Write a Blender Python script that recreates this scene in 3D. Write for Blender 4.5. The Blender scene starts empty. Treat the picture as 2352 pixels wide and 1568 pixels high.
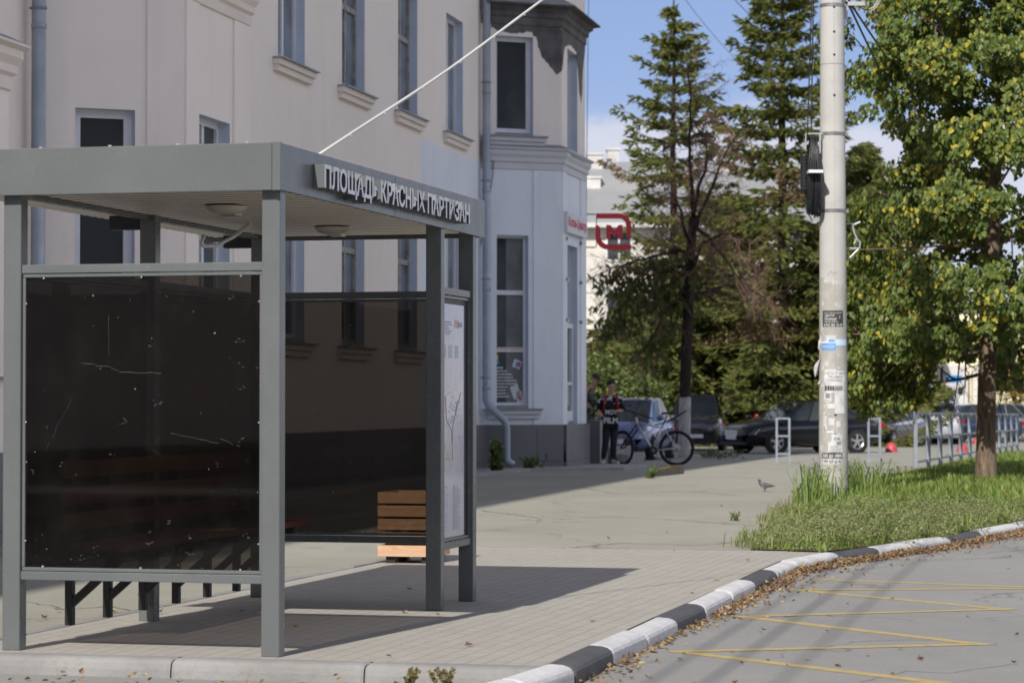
import bpy, bmesh, math, random
from mathutils import Vector, Matrix, noise as mnoise
R = math.radians
sc = bpy.context.scene
COL = sc.collection
# ------------------------------------------------------------------ camera model
F, HC, PITCH = 6000.0, 1.3243, 0.0223
def ray(px, py):
    xc, u = (px-1176)/F, -(py-784)/F
    c, s = math.cos(PITCH), math.sin(PITCH)
    return Vector((xc, c-u*s, s+u*c))
def G(px, py, z=0.0):
    d = ray(px, py); t = (z-HC)/d.z
    return Vector((d.x*t, d.y*t, z))
def AT(px, py, Y):
    d = ray(px, py); t = Y/d.y
    return Vector((d.x*t, Y, HC+d.z*t))
def gz(Y):                                   # gentle fall of the ground beyond the corner
    return 0.0 if Y < 46 else -0.0062*(Y-46)
# ------------------------------------------------------------------ node materials
def srgb(r, g, b, k=1.0):
    f = lambda c: (c/12.92 if c <= .04045 else ((c+.055)/1.055)**2.4)
    return (f(r/255)*k, f(g/255)*k, f(b/255)*k)
class NT:
    def __init__(s, name):
        s.m = bpy.data.materials.new(name); s.m.use_nodes = True
        s.t = s.m.node_tree; s.t.nodes.clear()
        s.out = s.n('ShaderNodeOutputMaterial')
    def n(s, typ, **kw):
        nd = s.t.nodes.new(typ)
        for k, v in kw.items():
            if k.startswith('i_'):
                nd.inputs[k[2:].replace('_', ' ')].default_value = v
            else: setattr(nd, k, v)
        return nd
    def l(s, a, b): s.t.links.new(a, b)
    def coord(s, which='Object', scale=(1, 1, 1)):
        tc = s.n('ShaderNodeTexCoord'); mp = s.n('ShaderNodeMapping')
        mp.inputs['Scale'].default_value = scale
        s.l(tc.outputs[which], mp.inputs['Vector']); return mp.outputs['Vector']
    def noise(s, vec, scale, detail=4, rough=.55, dist=0):
        nd = s.n('ShaderNodeTexNoise'); nd.inputs['Scale'].default_value = scale
        nd.inputs['Detail'].default_value = detail; nd.inputs['Roughness'].default_value = rough
        nd.inputs['Distortion'].default_value = dist
        s.l(vec, nd.inputs['Vector']); return nd.outputs['Fac']
    def ramp(s, fac, stops, interp='LINEAR'):
        nd = s.n('ShaderNodeValToRGB'); nd.color_ramp.interpolation = interp
        e = nd.color_ramp.elements
        while len(e) < len(stops): e.new(.5)
        for i, (p, c) in enumerate(stops):
            e[i].position = p
            e[i].color = (c, c, c, 1) if not hasattr(c, '__len__') else (*c[:3], 1)
        s.l(fac, nd.inputs['Fac']); return nd.outputs['Color']
    def mix(s, fac, a, b, mode='MIX'):
        nd = s.n('ShaderNodeMix', data_type='RGBA', blend_type=mode)
        for sock, v in ((nd.inputs[0], fac), (nd.inputs[6], a), (nd.inputs[7], b)):
            if hasattr(v, 'is_linked'): s.l(v, sock)
            elif hasattr(v, '__len__'): sock.default_value = (*v[:3], 1)
            else: sock.default_value = v
        return nd.outputs[2]
    def math(s, op, a, b=None, c=None):
        nd = s.n('ShaderNodeMath', operation=op)
        for i, v in enumerate((a, b, c)):
            if v is None: continue
            if hasattr(v, 'is_linked'): s.l(v, nd.inputs[i])
            else: nd.inputs[i].default_value = v
        return nd.outputs[0]
    def sep(s, vec):
        nd = s.n('ShaderNodeSeparateXYZ'); s.l(vec, nd.inputs[0]); return nd.outputs
    def bsdf(s, col, rough=.7, metal=0, spec=.4, bump=None, bstr=.3, bdist=.01, coat=0, trans=0, sss=0):
        p = s.n('ShaderNodeBsdfPrincipled')
        for k, v in (('Base Color', col), ('Roughness', rough), ('Metallic', metal), ('Specular IOR Level', spec), ('Coat Weight', coat)):
            if hasattr(v, 'is_linked'): s.l(v, p.inputs[k])
            elif hasattr(v, '__len__'): p.inputs[k].default_value = (*v[:3], 1)
            else: p.inputs[k].default_value = v
        if bump is not None:
            b = s.n('ShaderNodeBump'); b.inputs['Strength'].default_value = bstr; b.inputs['Distance'].default_value = bdist
            s.l(bump, b.inputs['Height']); s.l(b.outputs[0], p.inputs['Normal'])
        s.p = p; return p.outputs[0]
    def done(s, sh): s.l(sh, s.out.inputs['Surface']); return s.m
def mat(name, col, col2=None, scale=3.0, rough=.7, metal=0, spec=.4, bump=0, bscale=40, coat=0, lo=.35, hi=.65, grime=0):
    t = NT(name); v = t.coord()
    c = col
    if col2 is not None:
        c = t.mix(t.ramp(t.noise(v, scale, 6), [(lo, 0), (hi, 1)]), col, col2)
    if grime:
        c = t.mix(t.ramp(t.noise(v, scale*7, 8, .7), [(.5, 0), (.75, grime)]), c, tuple(x*.45 for x in col))
    rg = rough
    if grime or col2 is not None:
        rg = t.math('ADD', rough-.08, t.math('MULTIPLY', t.noise(v, scale*3, 4), .16))
    b = t.noise(v, bscale, 5) if bump else None
    return t.done(t.bsdf(c, rg, metal, spec, b, bump, .01, coat))
# ------------------------------------------------------------------ mesh collector
class MB:
    def __init__(s): s.v = []; s.f = []; s.mi = []
    def add(s, vs, fs, m=0):
        o = len(s.v); s.v += [tuple(x) for x in vs]
        s.f += [tuple(i+o for i in f) for f in fs]; s.mi += [m]*len(fs); return s
    def box(s, x0, x1, y0, y1, z0, z1, m=0):
        if x0 > x1: x0, x1 = x1, x0
        if y0 > y1: y0, y1 = y1, y0
        if z0 > z1: z0, z1 = z1, z0
        return s.add([(x0,y0,z0),(x1,y0,z0),(x1,y1,z0),(x0,y1,z0),(x0,y0,z1),(x1,y0,z1),(x1,y1,z1),(x0,y1,z1)],
            [(0,3,2,1),(4,5,6,7),(0,1,5,4),(1,2,6,5),(2,3,7,6),(3,0,4,7)], m)
    def obox(s, c, ax, ay, az, m=0):          # centre and three half-axis vectors
        c, ax, ay, az = Vector(c), Vector(ax), Vector(ay), Vector(az)
        vs = [c+ax*i+ay*j+az*k for k in (-1,1) for (i,j) in ((-1,-1),(1,-1),(1,1),(-1,1))]
        return s.add(vs, [(0,3,2,1),(4,5,6,7),(0,1,5,4),(1,2,6,5),(2,3,7,6),(3,0,4,7)], m)
    def bar(s, a, b, w, h, m=0, up=(0,0,1)):
        a, b = Vector(a), Vector(b); d = (b-a); L = d.length; d.normalize()
        side = d.cross(Vector(up))
        if side.length < 1e-4: side = d.cross(Vector((0,1,0)))
        side.normalize(); u = side.cross(d)
        return s.obox((a+b)/2, d*L/2, side*w/2, u*h/2, m)
    def tube(s, pts, r, n=8, m=0, caps=True):
        pts = [Vector(p) for p in pts]
        rr = r if hasattr(r, '__len__') else [r]*len(pts)
        vs = []; fs = []
        ref = None
        for i, p in enumerate(pts):
            d = (pts[min(i+1, len(pts)-1)]-pts[max(i-1, 0)]).normalized()
            if ref is None:
                ref = d.cross(Vector((0,0,1)))
                if ref.length < 1e-3: ref = Vector((1,0,0))
            ref = (ref-d*ref.dot(d)).normalized(); b = d.cross(ref)
            for k in range(n):
                a = 2*math.pi*k/n
                vs.append(p+(ref*math.cos(a)+b*math.sin(a))*rr[i])
        for i in range(len(pts)-1):
            for k in range(n):
                fs.append((i*n+k, i*n+(k+1)%n, (i+1)*n+(k+1)%n, (i+1)*n+k))
        if caps:
            fs.append(tuple(range(n-1, -1, -1))); fs.append(tuple(range((len(pts)-1)*n, len(pts)*n)))
        return s.add(vs, fs, m)
    def lathe(s, prof, c=(0,0,0), axis=(0,0,1), n=24, m=0):
        c = Vector(c); ax = Vector(axis).normalized()
        x = ax.orthogonal().normalized(); y = ax.cross(x)
        vs = []; fs = []
        for r, z in prof:
            for k in range(n):
                a = 2*math.pi*k/n
                vs.append(c+ax*z+(x*math.cos(a)+y*math.sin(a))*r)
        for i in range(len(prof)-1):
            for k in range(n):
                fs.append((i*n+k, i*n+(k+1)%n, (i+1)*n+(k+1)%n, (i+1)*n+k))
        return s.add(vs, fs, m)
    def sphere(s, c, rx, ry=None, rz=None, n=14, m=0):
        ry = ry or rx; rz = rz or rx; vs = []; fs = []; k = n//2
        for i in range(k+1):
            th = math.pi*i/k
            for j in range(n):
                a = 2*math.pi*j/n
                vs.append((c[0]+rx*math.sin(th)*math.cos(a), c[1]+ry*math.sin(th)*math.sin(a), c[2]+rz*math.cos(th)))
        for i in range(k):
            for j in range(n):
                fs.append((i*n+j, (i+1)*n+j, (i+1)*n+(j+1)%n, i*n+(j+1)%n))
        return s.add(vs, fs, m)
    def prism(s, pts, h, m=0):                # 3D polygon pushed along vector h
        pts = [Vector(p) for p in pts]; h = Vector(h); n = len(pts)
        vs = pts+[p+h for p in pts]
        return s.add(vs, [tuple(range(n-1,-1,-1)), tuple(range(n,2*n))]+[(i,(i+1)%n,n+(i+1)%n,n+i) for i in range(n)], m)
    def quad(s, a, b, c, d, m=0): return s.add([a,b,c,d], [(0,1,2,3)], m)
    def build(s, name, mats, parent=None, smooth=False, bevel=0, fixn=False):
        me = bpy.data.meshes.new(name); me.from_pydata(s.v, [], s.f)
        mats = mats if isinstance(mats, (list, tuple)) else [mats]
        for m in mats: me.materials.append(m)
        if len(mats) > 1: me.polygons.foreach_set('material_index', s.mi)
        if smooth: me.polygons.foreach_set('use_smooth', [True]*len(me.polygons))
        me.update()
        o = bpy.data.objects.new(name, me); COL.objects.link(o)
        if parent: o.parent = parent
        if fixn:
            bm = bmesh.new(); bm.from_mesh(me); bmesh.ops.recalc_face_normals(bm, faces=bm.faces); bm.to_mesh(me); bm.free()
        if bevel:
            b = o.modifiers.new('Bevel', 'BEVEL'); b.width = bevel; b.segments = 2; b.limit_method = 'ANGLE'; b.angle_limit = R(40)
        return o
def tag(o, label=None, cat=None, group=None, kind=None):
    if label: o['label'] = label
    if cat: o['category'] = cat
    if group: o['group'] = group
    if kind: o['kind'] = kind
    return o
def thing(name, label, cat, loc=(0,0,0), rz=0, group=None):
    o = bpy.data.objects.new(name, None); COL.objects.link(o)
    o.location = loc; o.rotation_euler = (0,0,rz)
    return tag(o, label, cat, group)
def copy_tree(o, parent=None):
    c = o.copy(); COL.objects.link(c); c.parent = parent
    for ch in list(o.children): copy_tree(ch, c)
    return c
def text_mesh(body, size=1.0, extrude=0.0, offset=0.0, sx=1.0, align='LEFT', res=4, space=1.0):
    cu = bpy.data.curves.new('t', 'FONT'); cu.body = body; cu.size = size; cu.extrude = extrude
    cu.offset = offset; cu.align_x = align; cu.resolution_u = res; cu.space_character = space
    ob = bpy.data.objects.new('t', cu); COL.objects.link(ob)
    dg = bpy.context.evaluated_depsgraph_get(); dg.update()
    me = bpy.data.meshes.new_from_object(ob.evaluated_get(dg))
    bpy.data.objects.remove(ob); bpy.data.curves.remove(cu)
    for v in me.vertices: v.co.x *= sx
    return me
def mesh_data(me): return [tuple(v.co) for v in me.vertices], [tuple(p.vertices) for p in me.polygons]
# text filled into a box of a plane: origin o, unit axes ex, ey, width w, height h
def text_into(mb, body, o, ex, ey, w, h, m=0, off=.0, ez=None, depth=0, size_off=0):
    me = text_mesh(body, 1.0, depth, size_off); vs, fs = mesh_data(me); bpy.data.meshes.remove(me)
    if not vs: return
    x0 = min(v[0] for v in vs); x1 = max(v[0] for v in vs); y0 = min(v[1] for v in vs); y1 = max(v[1] for v in vs)
    ex, ey, o = Vector(ex), Vector(ey), Vector(o); ez = ex.cross(ey)
    mb.add([o+ex*((v[0]-x0)/(x1-x0)*w)+ey*((v[1]-y0)/(y1-y0)*h)+ez*(off+v[2]) for v in vs], fs, m)
rnd = random.Random(7)
# ------------------------------------------------------------------ world, sun, camera
W = bpy.data.worlds.new('World'); sc.world = W; W.use_nodes = True
wt = W.node_tree; wt.nodes.clear()
SUN_EL, SUN_AZ = R(38), R(20.7)             # light travels towards +Y, 20.7 degrees to the right
def wn(t, **k):
    n = wt.nodes.new(t)
    for a, b in k.items(): setattr(n, a, b)
    return n
sky = wn('ShaderNodeTexSky', sky_type='NISHITA', sun_disc=False, sun_elevation=SUN_EL, sun_rotation=math.pi+SUN_AZ,
         altitude=1500, air_density=1.0, dust_density=0.2, ozone_density=3.0)
tc = wn('ShaderNodeTexCoord'); sx = wn('ShaderNodeSeparateXYZ'); wt.links.new(tc.outputs['Generated'], sx.inputs[0])
mp = wn('ShaderNodeMapping'); mp.inputs['Scale'].default_value = (1, 1, 2.2); wt.links.new(tc.outputs['Generated'], mp.inputs['Vector'])
nz = wn('ShaderNodeTexNoise'); nz.inputs['Scale'].default_value = 16; nz.inputs['Detail'].default_value = 7; nz.inputs['Roughness'].default_value = .6
wt.links.new(mp.outputs[0], nz.inputs['Vector'])
def wm(op, a, b):
    n = wn('ShaderNodeMath', operation=op)
    for i, v in enumerate((a, b)):
        if hasattr(v, 'is_linked'): wt.links.new(v, n.inputs[i])
        else: n.inputs[i].default_value = v
    return n.outputs[0]
el = wm('ADD', sx.outputs[2], wm('MULTIPLY', wm('SUBTRACT', nz.outputs['Fac'], .5), .055))
def wramp(fac, stops):
    n = wn('ShaderNodeValToRGB'); e = n.color_ramp.elements
    while len(e) < len(stops): e.new(.5)
    for i, (p, c) in enumerate(stops):
        e[i].position = p; e[i].color = (c, c, c, 1) if not hasattr(c, '__len__') else (*c, 1)
    wt.links.new(fac, n.inputs[0]); return n.outputs[0]
cl = wramp(el, [(.035, .25), (.060, .38), (.085, .75), (.104, .85), (.114, 0.0)])
mx = wn('ShaderNodeMix', data_type='RGBA'); wt.links.new(cl, mx.inputs[0])
hb = wn('ShaderNodeMix', data_type='RGBA', blend_type='MULTIPLY'); hb.inputs[0].default_value = 1
wt.links.new(sky.outputs[0], hb.inputs[6])
wt.links.new(wramp(sx.outputs[2], [(.0, (.50, .45, .52)), (.12, (.60, .525, .60)), (.24, (.78, .70, .70)), (.45, (1.0, .88, .86))]), hb.inputs[7])
# added bright cloud outside the frame, strongest streetwards, to fill the shaded facade
nz2 = wn('ShaderNodeTexNoise'); nz2.inputs['Scale'].default_value = 3.4; nz2.inputs['Detail'].default_value = 7; nz2.inputs['Roughness'].default_value = .62
wt.links.new(tc.outputs['Generated'], nz2.inputs['Vector'])
hi = wm('MULTIPLY', wramp(nz2.outputs['Fac'], [(.42, 0), (.52, 1)]), wm('MULTIPLY', wramp(sx.outputs[2], [(.19, 0), (.27, 1)]), wm('MAXIMUM', wramp(sx.outputs[0], [(.0, .12), (.45, 1)]), wramp(sx.outputs[2], [(.35, 0), (.6, 1)]))))
m2_ = wn('ShaderNodeMix', data_type='RGBA'); wt.links.new(hi, m2_.inputs[0]); wt.links.new(hb.outputs[2], m2_.inputs[6]); wt.links.new(wramp(sx.outputs[2], [(.2, (14.8, 14.2, 14.3)), (.42, (9.6, 9.4, 9.8)), (.7, (1.5, 1.65, 2.1))]), m2_.inputs[7])
wt.links.new(m2_.outputs[2], mx.inputs[6]); mx.inputs[7].default_value = (4.9, 4.9, 5.5, 1)
# low sky behind the viewer darkened by an added band, dims posts and reflections
ny = wm('MULTIPLY', sx.outputs[1], -1.0); dim_band = wm('MULTIPLY', wramp(ny, [(.25, 0), (.6, 1)]), wramp(sx.outputs[2], [(.15, 1), (.24, 0)]))
bk_ = wn('ShaderNodeMix', data_type='RGBA'); wt.links.new(dim_band, bk_.inputs[0]); wt.links.new(mx.outputs[2], bk_.inputs[6]); bk_.inputs[7].default_value = (1.0, 1.05, 1.15, 1)
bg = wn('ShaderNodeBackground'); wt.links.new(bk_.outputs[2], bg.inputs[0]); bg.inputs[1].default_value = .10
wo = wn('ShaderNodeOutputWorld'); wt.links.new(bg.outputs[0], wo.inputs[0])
sl = bpy.data.lights.new('sun', 'SUN'); sl.energy = 3.6; sl.angle = R(.53); sl.color = (1, .95, .87)
so = bpy.data.objects.new('sun', sl); COL.objects.link(so); so.location = (-20, -40, 40)
LD = Vector((math.sin(SUN_AZ)*math.cos(SUN_EL), math.cos(SUN_AZ)*math.cos(SUN_EL), -math.sin(SUN_EL)))
so.rotation_euler = LD.to_track_quat('-Z', 'Y').to_euler()
cam = bpy.data.cameras.new('camera'); co = bpy.data.objects.new('camera', cam); COL.objects.link(co); sc.camera = co
co.location = (0, 0, HC); co.rotation_euler = (math.pi/2+PITCH, 0, 0)
cam.sensor_width = 36; cam.lens = F/2352*36; cam.clip_end = 2000; cam.clip_start = .1
cam.dof.use_dof = True; cam.dof.focus_distance = 18; cam.dof.aperture_fstop = 4.5; cam.dof.aperture_blades = 7
sc.view_settings.view_transform = 'Standard'; sc.view_settings.look = 'None'; sc.view_settings.gamma = 1
sc.view_settings.exposure = .6
sc.cycles.transparent_max_bounces = 24; sc.cycles.max_bounces = 8
# ------------------------------------------------------------------ materials
def asphalt(name, c1, c2, c3):
    t = NT(name); v = t.coord()
    c = t.mix(t.ramp(t.noise(v, .35, 5, .6), [(.35, 0), (.65, 1)]), c1, c2)
    c = t.mix(t.ramp(t.noise(v, 2.3, 6, .7), [(.45, 0), (.8, .35)]), c, c3)
    c = t.mix(t.ramp(t.noise(t.coord('Object', (.5, .16, 1)), 1.1, 7, .72), [(.50, 0), (.72, .55)]), c, tuple(x*.66 for x in c1))
    c = t.mix(t.ramp(t.noise(v, 1.3, 3, .5), [(.70, 0), (.74, .35)]), c, tuple(x*.5 for x in c1))
    sp = t.noise(v, 160, 2, .6); c = t.mix(t.ramp(sp, [(.38, .45), (.5, 0), (.6, 0), (.72, .35)]), c, tuple(x*1.5 for x in c1))
    vo = t.n('ShaderNodeTexVoronoi', feature='DISTANCE_TO_EDGE'); vo.inputs['Scale'].default_value = .22
    vv = t.n('ShaderNodeVectorMath', operation='ADD'); t.l(v, vv.inputs[0])
    nn = t.n('ShaderNodeTexNoise'); nn.inputs['Scale'].default_value = 1.6; nn.inputs['Detail'].default_value = 6; t.l(v, nn.inputs['Vector'])
    ml = t.n('ShaderNodeVectorMath', operation='SCALE'); ml.inputs['Scale'].default_value = 1.3; t.l(nn.outputs['Color'], ml.inputs[0])
    t.l(ml.outputs[0], vv.inputs[1]); t.l(vv.outputs[0], vo.inputs['Vector'])
    cr = t.math('MULTIPLY', t.ramp(vo.outputs['Distance'], [(.0, 1), (.006, 0)]), t.ramp(t.noise(v, .6, 3), [(.42, 0), (.56, .85)]))
    c = t.mix(cr, c, tuple(x*.35 for x in c1))
    return t.done(t.bsdf(c, .88, 0, .3, t.noise(v, 110, 4, .7), .5, .006))
m_side = asphalt('dusty_asphalt', srgb(146,144,133), srgb(133,131,122), srgb(157,154,142))
m_road = asphalt('road_asphalt', srgb(134,133,131), srgb(124,123,122), srgb(142,140,136))
def pavers():
    t = NT('paving_blocks'); v = t.coord()
    br = t.n('ShaderNodeTexBrick'); t.l(v, br.inputs['Vector'])
    br.inputs['Scale'].default_value = 1; br.inputs['Brick Width'].default_value = .2; br.inputs['Row Height'].default_value = .1
    br.inputs['Mortar Size'].default_value = .0036; br.inputs['Mortar Smooth'].default_value = .3
    br.inputs['Color1'].default_value = (*srgb(158,154,147), 1); br.inputs['Color2'].default_value = (*srgb(150,147,142), 1)
    br.inputs['Mortar'].default_value = (*srgb(124,118,110), 1)
    c = t.mix(t.ramp(t.noise(v, 1.1, 6, .65), [(.35, 0), (.7, .5)]), br.outputs['Color'], srgb(162,156,146))
    c = t.mix(t.ramp(t.noise(v, 9, 6, .75), [(.52, 0), (.75, .4)]), c, srgb(136,131,123))
    c = t.mix(t.ramp(t.noise(v, 140, 2), [(.62, 0), (.7, .5)]), c, srgb(190,186,178))
    h = t.math('ADD', t.math('MULTIPLY', br.outputs['Fac'], -1.0), t.math('MULTIPLY', t.noise(v, 90, 4), .35))
    return t.done(t.bsdf(c, .85, 0, .3, h, .7, .005))
m_pave = pavers()
m_conc = mat('weathered_concrete', srgb(142,141,140), srgb(126,125,124), 2.2, .85, bump=.4, bscale=60, grime=.4)
def kerb_paint(name, c1, c2, wear):
    t = NT(name); v = t.coord()
    c = t.mix(t.ramp(t.noise(v, 5, 6, .7), [(.4, 0), (.75, .8)]), c1, c2)
    c = t.mix(t.ramp(t.noise(t.coord('Object', (30, 30, 4)), 1.0, 5, .7), [(.62, 0), (.72, wear)]), c, srgb(120,116,112))
    c = t.mix(t.ramp(t.noise(v, 70, 3), [(.62, 0), (.75, .4)]), c, srgb(90,86,84))
    return t.done(t.bsdf(c, .62, 0, .35, t.noise(v, 45, 5, .6), .8, .012))
m_kw = kerb_paint('white_kerb_paint', srgb(204,203,204), srgb(172,171,172), .5)
m_kb = kerb_paint('black_kerb_paint', srgb(70,70,73), srgb(92,91,91), .35)
m_yel = mat('yellow_road_paint', srgb(176,154,96), srgb(142,134,108), 14, .75, bump=.2, bscale=120, lo=.4, hi=.75)
m_steel = None
def steel():
    t = NT('grey_green_painted_steel'); v = t.coord()
    c = t.mix(t.ramp(t.noise(v, 2.0, 5), [(.35, 0), (.7, 1)]), (.106, .117, .119), (.122, .132, .134))
    c = t.mix(t.ramp(t.noise(v, 55, 3, .6), [(.74, 0), (.78, .8)]), c, (.42, .42, .40))
    c = t.mix(t.ramp(t.noise(t.coord('Object', (3, 3, 60)), 2.2, 4, .6), [(.78, 0), (.82, .6)]), c, (.35, .35, .33))
    z_ = t.sep(t.coord())[2]; c = t.mix(t.math('MULTIPLY', t.math('LESS_THAN', z_, .03), t.ramp(t.noise(v, 14, 4, .6), [(.5, 0), (.65, .4)])), c, (.13, .09, .06))
    r = t.math('ADD', .16, t.math('MULTIPLY', t.noise(v, 8, 4), .2))
    return t.done(t.bsdf(c, r, 0, .5))
m_steel = steel()
m_soff = mat('beige_profiled_metal', (.84, .78, .70), (.80, .74, .66), 1.5, .36, spec=.5); m_gap_shade = mat('soffit_gap_shade', (.04, .037, .033), None, rough=.7)  # flush strips coloured dark for the shade in the gaps between slats
m_black = mat('black_steel', (.012, .013, .014), (.02, .02, .021), 6, .4)
def tinted():
    t = NT('smoked_plastic'); v = t.coord()
    tr = t.n('ShaderNodeBsdfTransparent'); tr.inputs[0].default_value = (.36, .335, .305, 1)
    gl = t.n('ShaderNodeBsdfGlossy'); gl.inputs['Roughness'].default_value = .03; gl.inputs[0].default_value = (.8, .8, .8, 1)
    fr = t.n('ShaderNodeFresnel'); fr.inputs['IOR'].default_value = 1.45
    m1 = t.n('ShaderNodeMixShader'); t.l(t.math('MULTIPLY', fr.outputs[0], .7), m1.inputs[0]); t.l(tr.outputs[0], m1.inputs[1]); t.l(gl.outputs[0], m1.inputs[2])
    df = t.n('ShaderNodeBsdfDiffuse'); df.inputs[0].default_value = (.55, .53, .5, 1)
    specks = t.ramp(t.noise(v, 34, 2, .5), [(.755, 0), (.79, .75)])
    haze = t.ramp(t.noise(v, 1.3, 6, .7), [(.45, .004), (.85, .016)])
    vd = t.n('ShaderNodeVectorMath', operation='ADD'); t.l(v, vd.inputs[0])
    nn = t.n('ShaderNodeTexNoise'); nn.inputs['Scale'].default_value = 2.1; nn.inputs['Detail'].default_value = 3; t.l(v, nn.inputs['Vector']); t.l(nn.outputs['Color'], vd.inputs[1])
    vo = t.n('ShaderNodeTexVoronoi', feature='DISTANCE_TO_EDGE'); vo.inputs['Scale'].default_value = 1.5; t.l(vd.outputs[0], vo.inputs['Vector'])
    scr = t.math('MULTIPLY', t.ramp(vo.outputs['Distance'], [(0, 1), (.002, 0)]), t.ramp(t.noise(v, 2.7, 4, .6), [(.56, 0), (.7, .03)]))
    f = t.math('MINIMUM', t.math('ADD', t.math('ADD', specks, haze), scr), 1.0)
    m2 = t.n('ShaderNodeMixShader'); t.l(f, m2.inputs[0]); t.l(m1.outputs[0], m2.inputs[1]); t.l(df.outputs[0], m2.inputs[2])
    return t.done(m2.outputs[0])
m_tint = tinted()
m_white = mat('white_acrylic', (.74, .74, .78), (.68, .68, .72), 9, .35)
m_lamp = mat('opal_lamp_cover', (.50, .46, .40), (.44, .40, .34), 6, .3)
m_bolt = mat('zinc_bolt', (.62, .62, .62), None, rough=.3, metal=.8)
m_wood = None
def wood(name, c1, c2, scale=(2, 2, 26), rough=.65):
    t = NT(name); v = t.coord('Object', scale)
    c = t.mix(t.ramp(t.noise(v, 1.6, 6, .6, 1.2), [(.3, 0), (.7, 1)]), c1, c2)
    c = t.mix(t.ramp(t.noise(t.coord(), 5, 4), [(.66, 0), (.74, .7)]), c, tuple(x*.45 for x in c1))
    return t.done(t.bsdf(c, rough, 0, .3, t.noise(v, 6, 4), .3, .004))
m_wood = wood('pale_pine_boards', srgb(204,172,142), srgb(172,134,104))
m_redwood = wood('stained_bench_slats', srgb(112,64,44), srgb(84,48,34))
# ------------------------------------------------------------------ ground
def poly_obj(name, pts, m, kind=None, holes=None):
    bm = bmesh.new(); vs = [bm.verts.new(p) for p in pts]; f = bm.faces.new(vs)
    bmesh.ops.triangulate(bm, faces=[f]); bmesh.ops.recalc_face_normals(bm, faces=bm.faces)
    me = bpy.data.meshes.new(name); bm.to_mesh(me); bm.free()
    if me.polygons[0].normal.z < 0: me.flip_normals()
    me.materials.append(m); o = bpy.data.objects.new(name, me); COL.objects.link(o)
    if kind: o['kind'] = kind
    return o
RZ = -0.09                                   # road level
def sheet(name, x0, x1, rows, m, dz):
    mb = MB(); vs = []; fs = []
    for i, y in enumerate(rows):
        for x in (x0, 0, x1): vs.append((x, y, gz(y)+dz))
    for i in range(len(rows)-1):
        for k in range(2): fs.append((i*3+k, i*3+k+1, (i+1)*3+k+1, (i+1)*3+k))
    mb.add(vs, fs); return tag(mb.build(name, m), kind='structure')
def seam(name, pts, w, z, m, seed=1, on=None):
    r = random.Random(seed); P = [Vector(G(*p, on or 0)) for p in pts]; line = []
    for a, b in zip(P[:-1], P[1:]):
        n = max(2, int((b-a).length/.12)); line += [a.lerp(b, i/n)+Vector((r.gauss(0, .018), r.gauss(0, .03), 0)) for i in range(n)]
    mb = MB()
    for i in range(len(line)-1):
        a, b = line[i], line[i+1]; d = (b-a).normalized(); q = Vector((-d.y, d.x, 0)); w0 = w*r.uniform(.5, 1.2)
        mb.quad(*[(v.x, v.y, z) for v in (a-q*w0, b-q*w0, b+q*w0, a+q*w0)])
    return tag(mb.build(name, m), kind='structure')
m_crk = mat('dark_crack', srgb(84,80,72), srgb(110,105,95), 6, .95)
seam('pavement_crack', [(1105,1172),(1240,1190),(1400,1186),(1560,1194),(1745,1208)], .012, .0025, m_crk, 1)
seam('pavement_crack', [(1180,1192),(1215,1193),(1262,1190)], .05, .003, mat('worn_pale_patch', srgb(176,172,160), srgb(160,156,144), 5, .9), 2)
seam('pavement_crack', [(1260,1262),(1430,1247),(1620,1252),(1725,1240)], .009, .0025, m_crk, 3)
seam('pavement_crack', [(1330,1118),(1420,1135),(1560,1128),(1700,1138)], .012, .0025, m_crk, 4)
seam('pavement_crack', [(70,1380),(150,1400),(250,1392),(320,1404)], .006, .0025, m_crk, 5)
seam('road_crack', [(2352,1262),(2250,1272),(2130,1268)], .006, RZ+.001, m_crk, 6, RZ)
seam('road_crack', [(1980,1566),(2080,1540),(2170,1546),(2352,1520)], .004, RZ+.001, m_crk, 7, RZ)
sheet('ground', -400, 400, [-60, 46, 120, 200, 900], m_road, RZ)
KP = [(1213,1567),(1322.9,1530.7),(1408.4,1489.2),(1487.7,1453.8),(1557.3,1419.6),(1625.5,1388.5),(1685.3,1358.8),(1737.5,1335),(1785,1311.3),
      (1830.9,1290.8),(1930.5,1271.8),(2023.9,1259.1),(2092,1248),(2188,1236),(2258,1221),(2351,1204)]
KC = 'wkwwkwwkwwkwwkw'
kp = [Vector(G(x, y)[:2]) for x, y in KP]
d0 = (kp[0]-kp[1]).normalized(); near_ext = [kp[0]+d0*i for i in (9, 8, 7, 6, 5, 4, 3, 2, 1)]
d1 = (kp[-1]-kp[-2]).normalized(); far_ext = []; q = kp[-1].copy()
for i in range(40):
    d1 = (d1*.88+Vector((.25, .97))*.12).normalized(); q = q+d1*1.0; far_ext.append(q.copy())
kpoly = near_ext+kp+far_ext
kcol = ('wkwwkwwkw'+KC+'wkwwkwwk'*6)
def kside(i):
    a = kpoly[max(i-1,0)]; b = kpoly[min(i+1,len(kpoly)-1)]; d = (b-a).normalized(); return Vector((-d.y, d.x))   # towards the pavement
KW = .15
kin = [p+kside(i)*KW for i, p in enumerate(kpoly)]
mbk = MB()
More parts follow.
